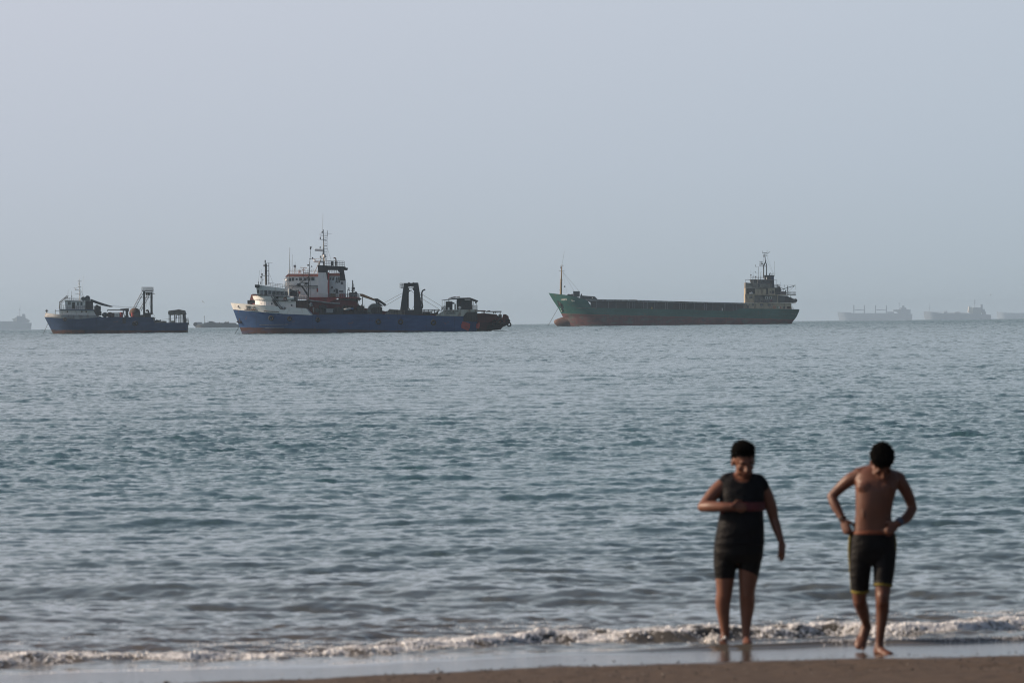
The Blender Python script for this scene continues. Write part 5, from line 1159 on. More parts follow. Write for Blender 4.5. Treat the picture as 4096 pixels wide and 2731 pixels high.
def build_far():
    V = (3300, 1150, 2.955)
    # laden tanker with sunlight painted into its white bridge front
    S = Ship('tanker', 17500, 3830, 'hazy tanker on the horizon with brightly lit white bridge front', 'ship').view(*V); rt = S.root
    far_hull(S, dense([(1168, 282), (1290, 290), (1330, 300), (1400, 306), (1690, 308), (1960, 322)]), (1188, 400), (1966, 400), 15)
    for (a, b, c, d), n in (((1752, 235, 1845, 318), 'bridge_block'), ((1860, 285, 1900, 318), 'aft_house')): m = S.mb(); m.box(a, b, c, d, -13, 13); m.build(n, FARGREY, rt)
    m = S.mb(); m.poly([(1700, 226), (1750, 240), (1751, 310), (1728, 310), (1706, 300), (1692, 290)], -14, 14); m.build('bridge_front', FARLIT, rt)
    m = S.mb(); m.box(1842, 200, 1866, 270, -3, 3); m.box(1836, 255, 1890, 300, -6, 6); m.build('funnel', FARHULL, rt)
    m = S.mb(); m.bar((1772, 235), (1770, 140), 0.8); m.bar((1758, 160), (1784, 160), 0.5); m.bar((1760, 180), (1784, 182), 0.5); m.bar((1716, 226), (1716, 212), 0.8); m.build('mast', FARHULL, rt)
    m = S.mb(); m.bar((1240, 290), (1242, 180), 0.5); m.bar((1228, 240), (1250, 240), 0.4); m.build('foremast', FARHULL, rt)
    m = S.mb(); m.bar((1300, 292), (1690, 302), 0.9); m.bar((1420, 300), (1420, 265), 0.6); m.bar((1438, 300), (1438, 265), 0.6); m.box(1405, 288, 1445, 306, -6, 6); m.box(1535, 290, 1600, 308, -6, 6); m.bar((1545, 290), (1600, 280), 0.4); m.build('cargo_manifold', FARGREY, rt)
    # bulk carrier with four deck cranes
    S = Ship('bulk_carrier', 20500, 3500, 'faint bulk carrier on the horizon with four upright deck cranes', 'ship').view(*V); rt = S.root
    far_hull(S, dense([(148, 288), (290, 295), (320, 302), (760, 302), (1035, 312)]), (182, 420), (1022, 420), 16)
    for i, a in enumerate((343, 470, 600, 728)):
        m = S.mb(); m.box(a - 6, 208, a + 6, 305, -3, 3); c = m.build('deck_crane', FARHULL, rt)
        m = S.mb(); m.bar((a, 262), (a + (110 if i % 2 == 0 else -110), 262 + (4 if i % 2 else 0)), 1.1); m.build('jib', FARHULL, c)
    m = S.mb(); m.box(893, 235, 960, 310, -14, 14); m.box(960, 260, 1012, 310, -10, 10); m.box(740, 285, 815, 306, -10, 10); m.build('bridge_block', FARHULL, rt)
    m = S.mb(); m.poly([(808, 262), (892, 256), (892, 308), (870, 308), (850, 285), (808, 280)], -15, 15); m.build('bridge_front', FARGREY, rt)  # lighter grey paints in the sunlit part of the bridge
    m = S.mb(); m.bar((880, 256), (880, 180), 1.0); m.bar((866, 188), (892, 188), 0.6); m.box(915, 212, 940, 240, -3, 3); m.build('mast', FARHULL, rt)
    # hardly visible ship at the right edge
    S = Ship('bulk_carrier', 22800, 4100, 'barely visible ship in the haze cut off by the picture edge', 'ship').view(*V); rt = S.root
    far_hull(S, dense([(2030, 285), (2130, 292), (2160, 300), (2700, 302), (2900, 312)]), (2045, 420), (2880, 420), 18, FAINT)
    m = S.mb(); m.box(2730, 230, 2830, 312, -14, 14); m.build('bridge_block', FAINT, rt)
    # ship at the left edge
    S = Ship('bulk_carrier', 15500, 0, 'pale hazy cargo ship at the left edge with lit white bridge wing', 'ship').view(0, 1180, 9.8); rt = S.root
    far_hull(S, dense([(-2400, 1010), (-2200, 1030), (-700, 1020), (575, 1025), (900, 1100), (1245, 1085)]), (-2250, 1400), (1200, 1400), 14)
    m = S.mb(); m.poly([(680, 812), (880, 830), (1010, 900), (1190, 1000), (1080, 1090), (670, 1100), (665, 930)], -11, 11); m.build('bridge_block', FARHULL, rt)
    m = S.mb(); m.poly([(498, 930), (600, 912), (604, 880), (680, 870), (686, 930), (664, 1095), (585, 1095), (570, 1030), (530, 1000)], -13, 13); m.build('bridge_front', FARLIT, rt)
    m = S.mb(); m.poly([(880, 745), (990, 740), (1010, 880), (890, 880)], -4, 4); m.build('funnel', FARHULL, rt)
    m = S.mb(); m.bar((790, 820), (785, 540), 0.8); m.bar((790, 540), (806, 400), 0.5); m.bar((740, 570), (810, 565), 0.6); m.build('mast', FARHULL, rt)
    # low barge between the workboat and the supply ship
    S = Ship('barge', 5400, 880, 'low grey barge behind, between the workboat and the blue ship', 'barge').view(770, 1200, 11.2); rt = S.root
    far_hull(S, dense([(95, 1060), (180, 1050), (220, 1098), (500, 1098), (530, 1020), (740, 1005), (1420, 1022), (1920, 1022), (1990, 1085), (2300, 1090)]), (190, 1320), (2300, 1320), 6, BARGE)
    m = S.mb(); m.poly([(155, 988), (440, 988), (520, 1096), (160, 1096)], -5.8, -5.4); m.build('deckhouse', FARGREY, rt)
    m = S.mb(); m.box(740, 945, 910, 1010, -4, 4); m.poly([(900, 970), (970, 975), (1050, 1010), (900, 1012)], -4, 4); m.build('deck_cargo', BARGE, rt)
    m = S.mb(); m.poly([(1420, 1025), (1440, 995), (1640, 980), (1640, 1025)], -4, 4); m.ball((1228, 1010), 0.5, -3); m.ball((1490, 970), 0.4, -3); m.ball((1560, 965), 0.4, -3); m.build('deck_machinery', BARGE, rt)
    m = S.mb(); m.bar((545, 1015), (540, 700), 0.18); m.bar((535, 730), (535, 760), 0.4); m.build('mast', BARGE, rt)
    m = S.mb(); m.cross((150, 1090), -6.2, -4, 1.9, 14); m.build('fender', RUBBER, rt)
    for a in (590, 705, 985, 1640): m = S.mb(); m.bar((a, 1015), (a - 6, 940), 0.12, -4); m.build('deck_post', BARGE, rt)
    # two birds over the water
    def bird(name, px, py, D, span, roll, label):
        c = place(px, py, D); bm = bmesh.new()
        body = [(-0.22, 0.01), (-0.1, 0.05), (0.05, 0.06), (0.18, 0.03), (0.25, 0.005)]
        rings = [[bm.verts.new((0.0 + r * math.cos(2 * math.pi * k / 8), x, r * math.sin(2 * math.pi * k / 8))) for k in range(8)] for x, r in body]
        for a, b in zip(rings, rings[1:]):
            for k in range(8): bm.faces.new((a[k], a[(k + 1) % 8], b[(k + 1) % 8], b[k]))
        for s in (-1, 1):
            pr = [[bm.verts.new((s * d, y0 + o, h)) for y0, h in ((-0.07 * w, z - .012), (-0.07 * w, z + .012), (0.07 * w, z + .012), (0.07 * w, z - .012))] for d, w, z, o in ((0.03, 1.3, 0.02, 0), (span * 0.25, 1.2, 0.10, -0.03), (span * 0.42, 0.7, 0.08, 0.05), (span * 0.5, 0.2, 0.05, 0.1))]
            for a, b in zip(pr, pr[1:]):
                for k in range(4): bm.faces.new((a[k], a[(k + 1) % 4], b[(k + 1) % 4], b[k]))
        bmesh.ops.recalc_face_normals(bm, faces=bm.faces)
        me = bpy.data.meshes.new(name); bm.to_mesh(me); bm.free(); me.materials.append(mat('feathers', (0.10, 0.10, 0.10), 0.8))
        o = link(name, me, None, c); o.rotation_euler = (0.1, roll, 0.3); tag(o, label, 'bird')
    bird('seabird', 813, 1208, 1000, 0.62, R(48), 'small seabird gliding with tilted wings behind the workboat stern')
    bird('seabird', 3964, 1179, 1500, 0.22, R(5), 'tiny bird as a dark speck above the far tanker')
build_far()

# ---------------------------------------------------------------- people
def skin_mat(name, col):
    m = mat(name, col, 0.5, var=0.12, scale=9, spec=0.32)
    b = m.node_tree.nodes['Principled BSDF']; b.inputs['Subsurface Weight'].default_value = 0.05
    b.inputs['Coat Weight'].default_value = 0.18; b.inputs['Coat Roughness'].default_value = 0.4; b.inputs['Subsurface Radius'].default_value = (0.02, 0.008, 0.004); b.inputs['Subsurface Scale'].default_value = 0.5
    return m
class Fig:
    def __init__(s, view, D): s.v, s.D = view, D; s.new()
    def new(s): s.bm = bmesh.new(); return s
    def J(s, cx, cy, dy=0.0): return place(s.v[0] + cx / s.v[2], s.v[1] + cy / s.v[2], s.D + dy)
    def rings(s, R_, closed=True):
        bm = s.bm
        for a, b in zip(R_, R_[1:]):
            n = len(a)
            for k in range(n): bm.faces.new((a[k], a[(k + 1) % n], b[(k + 1) % n], b[k]))
        bm.faces.new(R_[0][::-1]); bm.faces.new(R_[-1])
    def torso(s, rows, n=28, inflate=0.0, power=2.4, sub=5):
        """rows: (cy, x left, x right, half depth, dy) on the view; horizontal sections"""
        P = []
        for cy, xl, xr, b, dy in rows:
            c = s.J((xl + xr) / 2, cy, dy); P.append((c, (s.J(xr, cy, dy) - s.J(xl, cy, dy)).length / 2 + inflate, b + inflate))
        Q = []
        for (c0, a0, b0), (c1, a1, b1) in zip(P, P[1:]):
            for i in range(sub):
                t = i / sub; Q.append((c0.lerp(c1, t), a0 + (a1 - a0) * t, b0 + (b1 - b0) * t))
        Q.append(P[-1]); out = []
        for c, a, b in Q:
            row = []
            for k in range(n):
                th = 2 * math.pi * k / n; cc, ss = math.cos(th), math.sin(th)
                row.append(s.bm.verts.new((c.x + a * math.copysign(abs(cc) ** (2 / power), cc), c.y + b * math.copysign(abs(ss) ** (2 / power), ss), c.z)))
            out.append(row)
        s.rings(out); return s
    def limb(s, pts, rad, n=16, flat=None, sub=6, caps=True, inflate=0.0):
        """smooth tapered limb through 3-D points with a radius at each; flat=(axis, factor) squashes it"""
        pts = [Vector(p) for p in pts]; P = [pts[0] * 2 - pts[1]] + pts + [pts[-1] * 2 - pts[-2]]; Rr = [rad[0]] + list(rad) + [rad[-1]]
        C = []
        for i in range(1, len(P) - 2):
            for j in range(sub):
                t = j / sub; t2, t3 = t * t, t * t * t
                f = lambda a, b, c, d: 0.5 * ((2 * b) + (c - a) * t + (2 * a - 5 * b + 4 * c - d) * t2 + (3 * b - a - 3 * c + d) * t3)
                C.append((f(P[i - 1], P[i], P[i + 1], P[i + 2]), f(Rr[i - 1], Rr[i], Rr[i + 1], Rr[i + 2]) + inflate))
        C.append((pts[-1], rad[-1] + inflate))
        D0 = (C[1][0] - C[0][0]).normalized(); D1 = (C[-1][0] - C[-2][0]).normalized()
        if caps:
            r = C[0][1]; C = [(C[0][0] - D0 * r * math.sin(a), r * math.cos(a)) for a in (1.45, 1.1, 0.6)] + C
            r = C[-1][1]; C = C + [(C[-1][0] + D1 * r * math.sin(a), r * math.cos(a)) for a in (0.6, 1.1, 1.45)]
        out = []; m = len(C)
        for i, (c, r) in enumerate(C):
            d = (C[min(i + 1, m - 1)][0] - C[max(i - 1, 0)][0]).normalized()
            u = d.cross(Vector((0, 1, 0)))
            if u.length < 0.2: u = d.cross(Vector((1, 0, 0)))
            u.normalize(); v = d.cross(u).normalized(); row = []
            for k in range(n):
                o = (u * math.cos(2 * math.pi * k / n) + v * math.sin(2 * math.pi * k / n)) * max(r, 1e-4)
                if flat: ax = Vector(flat[0]).normalized(); o = o - ax * o.dot(ax) * (1 - flat[1])
                row.append(s.bm.verts.new(c + o))
            out.append(row)
        s.rings(out); return s
    def ell(s, c, r, mt=None, seg=20):
        m = (mt or Matrix.Identity(4)) @ Matrix.Translation(c) @ Matrix.Diagonal((*r, 1))
        bmesh.ops.create_uvsphere(s.bm, u_segments=seg, v_segments=seg * 2 // 3, radius=1, matrix=m); return s
    def hand(s, w, d, nrm, thumb, curl=(0.3, 0.35, 0.3), spread=0.06, k=1.0, fl=1.0):
        """w wrist, d finger direction, nrm palm normal (fingers curl that way), thumb = +1/-1 side"""
        d = d.normalized(); nrm = (nrm - d * nrm.dot(d)).normalized(); a = d.cross(nrm).normalized() * thumb
        s.limb([w, w + d * 0.035 * k, w + d * 0.085 * k], [0.026 * k, 0.036 * k, 0.040 * k], flat=(nrm, 0.45), sub=4)
        for i in range(4):
            L_ = (0.040, 0.044, 0.041, 0.033)[i] * k * fl; off = (1.5 - i) * 0.0195 * k
            p = w + d * (0.088 - abs(i - 1.2) * 0.004) * k + a * off; dd = (d + a * off * spread * 30).normalized(); pts = [p - d * 0.01]; ang = 0.0
            for j, c in enumerate(curl):
                ang += c * (1 + 0.12 * (i - 1)); q = dd * math.cos(ang) + nrm * math.sin(ang); pts.append(pts[-1] + q * L_ * (1.1, 0.72, 0.55)[j])
            s.limb(pts, [0.0100 * k, 0.0095 * k, 0.0085 * k, 0.0068 * k], n=10, sub=3)
        p = w + d * 0.02 * k + a * 0.024 * k
        s.limb([p, p + (a * 0.75 + d * 0.7 + nrm * 0.3).normalized() * 0.042 * k, p + (a * 0.75 + d * 0.7 + nrm * 0.3).normalized() * 0.04 * k + (d * 0.9 + nrm * 0.55 + a * 0.1).normalized() * 0.052 * k], [0.016 * k, 0.012 * k, 0.008 * k], n=10, sub=4)
        return s
    def foot(s, ankle, heel, toe, side, k=1.0, up=None):
        """heel and toe are points under the sole, side is the direction of the big toe"""
        up = up or Vector((0, 0, 1)); f = (toe - heel).normalized(); side = (side - f * side.dot(f)).normalized(); upv = f.cross(side); upv = upv if upv.dot(up) > 0 else -upv
        L_ = (toe - heel).length
        s.limb([heel + f * 0.03 + upv * 0.035, heel + f * L_ * 0.35 + upv * 0.036, heel + f * L_ * 0.68 + upv * 0.024, heel + f * L_ * 0.80 + upv * 0.018], [0.033 * k, 0.036 * k, 0.040 * k, 0.036 * k], flat=(upv, 0.62))
        s.limb([ankle, heel + f * 0.06 + upv * 0.055, heel + f * L_ * 0.5 + upv * 0.035], [0.033 * k, 0.036 * k, 0.028 * k])
        s.limb([ankle, heel + f * 0.025 + upv * 0.035], [0.032 * k, 0.031 * k])
        for i in range(5):
            o = (2 - i) * 0.0165 * k; p = heel + f * L_ * (0.78 - 0.015 * i) + side * o + upv * 0.016
            s.limb([p, p + f * L_ * (0.15 - 0.022 * i) + upv * -0.003], [0.0125 * k if i == 0 else 0.0098 * k, 0.0115 * k if i == 0 else 0.0082 * k], n=10, sub=3)
        return s
    def skinmesh(s, name, m, parent, voxel=0.007, smooth=4, fuzz=0.0, seed=0):
        bmesh.ops.recalc_face_normals(s.bm, faces=s.bm.faces)
        me = bpy.data.meshes.new('tmp'); s.bm.to_mesh(me); s.bm.free()
        o = bpy.data.objects.new('tmp', me); sc.collection.objects.link(o)
        r = o.modifiers.new('r', 'REMESH'); r.mode = 'VOXEL'; r.voxel_size = voxel; r.use_smooth_shade = True
        if smooth: q = o.modifiers.new('s', 'SMOOTH'); q.factor = 0.5; q.iterations = smooth
        bpy.context.view_layer.update()
        out = bpy.data.meshes.new_from_object(o.evaluated_get(bpy.context.evaluated_depsgraph_get()))
        bpy.data.objects.remove(o, do_unlink=True); bpy.data.meshes.remove(me)
        if fuzz:
            rng = np.random.default_rng(seed); co = np.empty(len(out.vertices) * 3, np.float32); out.vertices.foreach_get('co', co); co = co.reshape(-1, 3)
            no = np.empty(len(out.vertices) * 3, np.float32); out.vertices.foreach_get('normal', no); co += no.reshape(-1, 3) * rng.normal(0, fuzz, (len(co), 1)); out.vertices.foreach_set('co', co.ravel())
        out.name = name; out.materials.clear(); out.materials.append(m); out.polygons.foreach_set('use_smooth', np.ones(len(out.polygons), bool))
        base = Vector()
        if parent is not None: base = parent.location if parent.parent is None else parent.parent.location
        out.transform(Matrix.Translation(-base))
        s.new(); return link(name, out, parent)

def head_frame(c, pitch, yaw, roll=0.0, k=1.0):
    """columns: sideways, face direction, up; face towards the camera (-Y) when yaw is 0"""
    Mx = Matrix.Translation(c) @ Matrix.Rotation(math.pi + yaw, 4, 'Z') @ Matrix.Rotation(-pitch, 4, 'X') @ Matrix.Rotation(roll, 4, 'Y') @ Matrix.Scale(k, 4)
    return Mx
def head(f, Mx):
    f.ell((0, -0.012, 0.030), (0.076, 0.096, 0.092), Mx); f.ell((0, 0.022, -0.035), (0.062, 0.070, 0.075), Mx); f.ell((0, 0.052, -0.088), (0.030, 0.030, 0.024), Mx)
    f.ell((0, 0.075, 0.022), (0.052, 0.020, 0.016), Mx)
    T = lambda *p: Mx @ Vector(p)
    k = Mx.to_scale().x
    f.limb([T(0, 0.084, 0.012), T(0, 0.102, -0.020), T(0, 0.108, -0.034)], [0.009 * k, 0.012 * k, 0.014 * k], n=12)
    for sx in (-1, 1):
        f.ell((sx * 0.012, 0.098, -0.034), (0.010, 0.010, 0.008), Mx, 12); f.ell((sx * 0.042, 0.066, -0.022), (0.020, 0.016, 0.018), Mx, 12)
        f.ell((sx * 0.079, -0.012, -0.012), (0.009, 0.020, 0.032), Mx, 14); f.ell((sx * 0.046, 0.030, -0.070), (0.018, 0.030, 0.026), Mx, 12)
    f.ell((0, 0.084, -0.056), (0.025, 0.012, 0.007), Mx, 14); f.ell((0, 0.081, -0.067), (0.021, 0.012, 0.007), Mx, 14)
def face_details(f, Mx, parent, brow, eye, lip):
    for sx in (-1, 1):
        f.ell((sx * 0.030, 0.084, 0.008), (0.010, 0.005, 0.004), Mx, 10).skinmesh('eye', eye, parent, 0.0025, 0)  # small dark patch serves as the eye and its shaded socket
        f.ell((sx * 0.031, 0.091, 0.026), (0.020, 0.006, 0.004), Mx, 10).skinmesh('eyebrow', brow, parent, 0.0025, 0)
    f.ell((0, 0.090, -0.061), (0.021, 0.008, 0.007), Mx, 10).skinmesh('lips', lip, parent, 0.0025, 0)

SKIN = skin_mat('skin', (0.155, 0.066, 0.041)); SKIN2 = skin_mat('tanned_skin', (0.120, 0.050, 0.031))
LIP = mat('lip_skin', (0.14, 0.045, 0.035), 0.45); EYE = mat('eye_socket_dark', (0.03, 0.02, 0.018), 0.25)
HAIR = mat('black_hair', (0.003, 0.0028, 0.0028), 0.95, var=0.3, scale=60, spec=0.06)
def cloth(name, col, rough, wrinkle=0.5, spec=0.5):
    m = mat(name, col, rough, var=0.2, scale=14, spec=spec); nt = m.node_tree; b = nt.nodes['Principled BSDF']
    tc = nt.nodes.new('ShaderNodeTexCoord'); mp = nt.nodes.new('ShaderNodeMapping'); mp.inputs['Scale'].default_value = (10, 10, 22); mp.inputs['Rotation'].default_value = (0, 0.5, 0)
    nt.links.new(tc.outputs['Object'], mp.inputs[0])
    n = nt.nodes.new('ShaderNodeTexNoise'); n.inputs['Scale'].default_value = 1; n.inputs['Detail'].default_value = 3; nt.links.new(mp.outputs[0], n.inputs['Vector'])
    bp = nt.nodes.new('ShaderNodeBump'); bp.inputs['Strength'].default_value = wrinkle; bp.inputs['Distance'].default_value = 0.02
    nt.links.new(n.outputs[0], bp.inputs['Height']); nt.links.new(bp.outputs[0], b.inputs['Normal']); return m
SHIRT = cloth('wet_black_shirt', (0.0045, 0.005, 0.007), 0.65, 0.9, 0.16); SHORTS = cloth('wet_black_shorts', (0.004, 0.004, 0.005), 0.6, 0.8, 0.16)
BAND = cloth('red_shirt_band', (0.085, 0.006, 0.010), 0.6); YEL = mat('yellow_trim', (0.16, 0.125, 0.008), 0.7); ORG = mat('orange_waistband', (0.13, 0.03, 0.008), 0.7)

def person_in_shirt():
    F = Fig((2700, 1700, 1.6), 46.9); J = F.J
    root = bpy.data.objects.new('person', None); sc.collection.objects.link(root); root.location = J(390, 1400)
    tag(root, 'person in black sleeveless shirt with red band and black shorts, one hand at the chest', 'person')
    rows = [(302, 385, 478, .050, .04), (318, 345, 512, .060, .04), (338, 312, 542, .078, .035), (358, 296, 560, .092, .03), (390, 290, 568, .106, .03), (450, 292, 566, .125, .02), (550, 298, 556, .130, .0), (650, 280, 562, .142, -.01), (740, 264, 564, .142, .0), (820, 258, 560, .135, .01), (872, 275, 545, .09, .01), (890, 310, 510, .05, .01)]
    Mh = head_frame(J(440, 232, -0.05), 0.36, 0.24, 0.04, 1.14)
    # clothes first (same body sections, a little larger)
    F.torso([r for r in rows if 302 <= r[0] <= 740] + [(764, 260, 566, .142, 0)], inflate=0.014)
    F.limb([J(372, 322, .05), J(335, 345, .03), J(308, 378, .01)], [.034, .052, .052]); F.limb([J(492, 328, .05), J(535, 352, .03), J(562, 388, .01)], [.034, .054, .056])
    F.limb([J(330, 378, .02), J(306, 400, .01), J(302, 430, .0)], [.060, .054, .040], caps=False); F.limb([J(540, 380, .02), J(562, 398, .02), J(570, 425, .02)], [.060, .056, .044], caps=False)
    shirt = F.skinmesh('shirt', SHIRT, root, 0.008, 3)
    nb = bmesh.new(); nb.from_mesh(shirt.data); nc = J(430, 312, -.04) - root.location      # neck opening
    kill = [f for f in nb.faces if (lambda d: (d.x / .080) ** 2 + (d.y / .17) ** 2 + (d.z / .076) ** 2 < 1)(f.calc_center_median() - nc)]
    bmesh.ops.delete(nb, geom=kill, context='FACES'); nb.to_mesh(shirt.data); nb.free()
    F.torso([(490, 281, 576, .139, .015), (548, 284, 570, .141, .0)], inflate=0.010); F.skinmesh('shirt_band', BAND, root, 0.008, 2)
    F.torso([(735, 252, 574, .146, .0), (820, 247, 568, .146, .0), (862, 250, 562, .120, .0), (884, 280, 535, .07, .0)])
    F.limb([J(326, 800, 0), J(322, 900, -.01), J(321, 982, -.01)], [.100, .096, .082], caps=False); F.limb([J(482, 800, 0), J(477, 900, .0), J(472, 1004, .01)], [.104, .095, .074], caps=False)
    F.skinmesh('shorts', SHORTS, root, 0.008, 3)
    # body
    F.torso(rows); head(F, Mh)
    F.limb([J(436, 270, .01), J(432, 325, .03), J(430, 350, .03)], [.056, .060, .066])
    for a, b in (((398, 322, .05), (325, 366, .04)), ((472, 326, .05), (552, 374, .04))): F.limb([J(*a), J(*b)], [.034, .052])
    # arm held across the chest
    E1 = J(178, 522, -.06); W1 = J(368, 522, -.22)
    F.limb([J(308, 385, .02), J(262, 425, .0), J(210, 485, -.03), E1], [.064, .060, .052, .043]); F.limb([E1, J(240, 520, -.13), J(310, 522, -.19), W1], [.043, .046, .038, .029])
    F.hand(W1, J(450, 526, -.20) - W1, Vector((0, 1, -0.15)), 1, (0.7, 0.9, 0.6), 0.02, 1.0)
    E2 = J(634, 600, .05); W2 = J(680, 738, .0)
    F.limb([J(556, 395, .03), J(590, 455, .04), J(618, 530, .05), E2], [.062, .056, .050, .041]); F.limb([E2, J(652, 655, .03), W2], [.041, .039, .028])
    F.hand(W2, J(690, 850, -.02) - W2, Vector((-0.5, 0.5, 0)), 1, (0.15, 0.3, 0.25), 0.05, 1.0)
    F.limb([J(328, 820, 0), J(322, 960, -.01), J(318, 1062, -.01), J(308, 1140, .01), J(316, 1250, .02), J(325, 1345, .02)], [.098, .083, .067, .063, .046, .035])
    F.limb([J(322, 1045, -.02), J(320, 1080, -.03)], [.050, .048])
    F.limb([J(480, 820, 0), J(470, 970, .0), J(463, 1062, .0), J(464, 1145, .03), J(458, 1250, .03), J(455, 1348, .02)], [.098, .082, .066, .064, .046, .034])
    F.limb([J(463, 1048, -.02), J(463, 1085, -.02)], [.048, .046])
    F.foot(J(325, 1350, .02), J(322, 1398, .08), J(300, 1410, -.17), Vector((1, 0, 0))); F.foot(J(455, 1352, .02), J(456, 1398, .08), J(472, 1410, -.17), Vector((-1, 0, 0)))
    body = F.skinmesh('body', SKIN, root, 0.0062, 3)
    face_details(F, Mh, root, HAIR, EYE, LIP)
    F.ell((0, -0.026, 0.062), (0.082, 0.098, 0.082), Mh); F.ell((0, 0.018, 0.112), (0.072, 0.066, 0.040), Mh); F.ell((0, -0.055, 0.01), (0.076, 0.058, 0.075), Mh); F.ell((0, 0.058, 0.085), (0.050, 0.022, 0.028), Mh)
    F.skinmesh('hair', HAIR, root, 0.006, 2, fuzz=0.0065, seed=3)
    # small red tag on the shirt side below the forearm
    F.ell(J(303, 556, -.125), (0.018, 0.010, 0.016)); F.skinmesh('shirt_mark', BAND, root, 0.004, 1)

def person_bare_chested():
    F = Fig((3250, 1700, 1.6), 45.0); J = F.J
    root = bpy.data.objects.new('person', None); sc.collection.objects.link(root); root.location = J(420, 1478)
    tag(root, 'bare chested person in black shorts with yellow trim looking down at the waistband', 'person')
    rows = [(262, 352, 470, .060, .05), (280, 310, 510, .078, .05), (305, 285, 545, .095, .04), (350, 272, 560, .112, .02), (420, 276, 540, .118, .0), (500, 278, 518, .108, -.01), (575, 276, 506, .100, -.01), (640, 268, 514, .104, .0), (700, 256, 524, .112, .01), (780, 250, 528, .115, .01), (850, 265, 515, .095, .01), (885, 300, 480, .06, .01)]
    Mh = head_frame(J(448, 238, -0.09), 1.0, 0.14, 0.10, 1.10)
    F.torso([(672, 262, 520, .112, .0), (696, 256, 524, .118, .0)], inflate=0.004); F.skinmesh('waistband', ORG, root, 0.006, 1)
    F.torso([(688, 250, 528, .122, .01), (780, 243, 534, .128, .01), (850, 246, 530, .112, .01), (895, 262, 518, .08, .01)])
    A0 = [J(318, 800, 0), J(308, 920, .01), J(306, 1056, .03)]; B0 = [J(462, 800, 0), J(460, 910, -.03), J(452, 1022, -.05)]
    F.limb(A0, [.094, .086, .073], caps=False); F.limb(B0, [.096, .088, .076], caps=False)
    sh = F.skinmesh('shorts', SHORTS, root, 0.007, 3)
    F.limb([J(306, 1050, .029), J(306, 1070, .033)], [.076, .074], caps=False, sub=2).skinmesh('leg_trim', YEL, sh, 0.006, 1)
    F.limb([J(453, 1016, -.049), J(452, 1032, -.052)], [.079, .077], caps=False, sub=2).skinmesh('leg_trim', YEL, sh, 0.006, 1)
    F.limb([J(243, 705, .0), J(238, 800, .0), J(244, 920, .02), J(250, 1040, .03)], [.012, .013, .011, .008], n=8).skinmesh('side_stripe', YEL, sh, 0.005, 1)
    F.limb([J(524, 700, .0), J(532, 760, .0), J(533, 830, -.01)], [.014, .013, .008], n=8).skinmesh('side_stripe', YEL, sh, 0.005, 1)
    F.torso(rows); head(F, Mh)
    F.limb([J(442, 258, -.02), J(415, 285, .04), J(410, 310, .05)], [.055, .060, .068])
    for a, b in (((385, 285, .06), (300, 318, .05)), ((450, 300, .06), (552, 345, .05))): F.limb([J(*a), J(*b)], [.048, .060])
    for cx in (345, 465): F.ell(J(cx, 398, -.075), (.072, .034, .050))
    F.ell(J(332, 418, -.104), (.009, .006, .007)); F.ell(J(330, 560, -.06), (.03, .045, .09)); F.ell(J(395, 560, -.06), (.08, .045, .12))
    E1 = J(125, 455, .10); W1 = J(198, 606, .0)
    F.limb([J(292, 330, .05), J(240, 350, .06), J(180, 400, .09), E1], [.060, .052, .044, .038]); F.limb([E1, J(150, 515, .06), W1], [.038, .040, .027])
    F.hand(W1, J(232, 700, -.04) - W1, Vector((0.5, 0.7, -0.2)), 1, (0.5, 0.9, 0.6), 0.02, 1.0)
    E2 = J(642, 532, .10); W2 = J(545, 630, -.08)
    F.limb([J(548, 350, .05), J(588, 400, .06), J(622, 468, .09), E2], [.060, .051, .044, .038]); F.limb([E2, J(605, 590, .03), W2], [.039, .041, .028])
    F.hand(W2, J(462, 702, -.14) - W2, Vector((-0.2, 0.9, -0.2)), -1, (0.4, 0.8, 0.6), 0.04, 1.0)
    F.limb([J(320, 820, 0), J(308, 960, .02), J(303, 1105, .04), J(318, 1165, .20), J(335, 1225, .38), J(348, 1278, .50)], [.090, .074, .056, .055, .043, .033])
    F.limb([J(303, 1090, .02), J(303, 1120, .03)], [.046, .044])
    F.limb([J(462, 820, 0), J(456, 960, -.03), J(450, 1105, -.06), J(450, 1180, -.02), J(440, 1290, -.01), J(430, 1392, .0)], [.090, .074, .056, .054, .040, .032])
    F.limb([J(448, 1090, -.09), J(448, 1125, -.09)], [.044, .042])
    F.foot(J(348, 1280, .50), J(362, 1300, .56), J(292, 1443, .40), Vector((1, 0, 0.2)), 1.22, up=Vector((0, -1, 0.4)))
    F.foot(J(430, 1396, .0), J(404, 1474, .04), J(520, 1482, -.16), Vector((-0.6, -0.8, 0)), 1.02)
    F.skinmesh('body', SKIN2, root, 0.0062, 3)
    face_details(F, Mh, root, HAIR, EYE, LIP)
    F.ell((0, -0.022, 0.058), (0.084, 0.102, 0.082), Mh); F.ell((0, 0.020, 0.100), (0.072, 0.064, 0.034), Mh); F.ell((0, -0.055, 0.005), (0.078, 0.060, 0.078), Mh); F.ell((0, 0.052, 0.084), (0.056, 0.028, 0.030), Mh)
    F.skinmesh('hair', HAIR, root, 0.006, 2, fuzz=0.0065, seed=5)
    # bands on both wrists
    d = (E2 - W2).normalized(); F.limb([W2 + d * 0.005, W2 + d * 0.045], [.036, .037], caps=False, sub=2).skinmesh('wristband', mat('blue_grey_band', (0.06, 0.085, 0.13), 0.6), root, 0.004, 1)
    d = (E1 - W1).normalized(); F.limb([W1 + d * 0.005, W1 + d * 0.02], [.0345, .035], caps=False, sub=2).skinmesh('bracelet', mat('dark_bracelet', (0.02, 0.015, 0.012), 0.6), root, 0.004, 1)
person_in_shirt(); person_bare_chested()

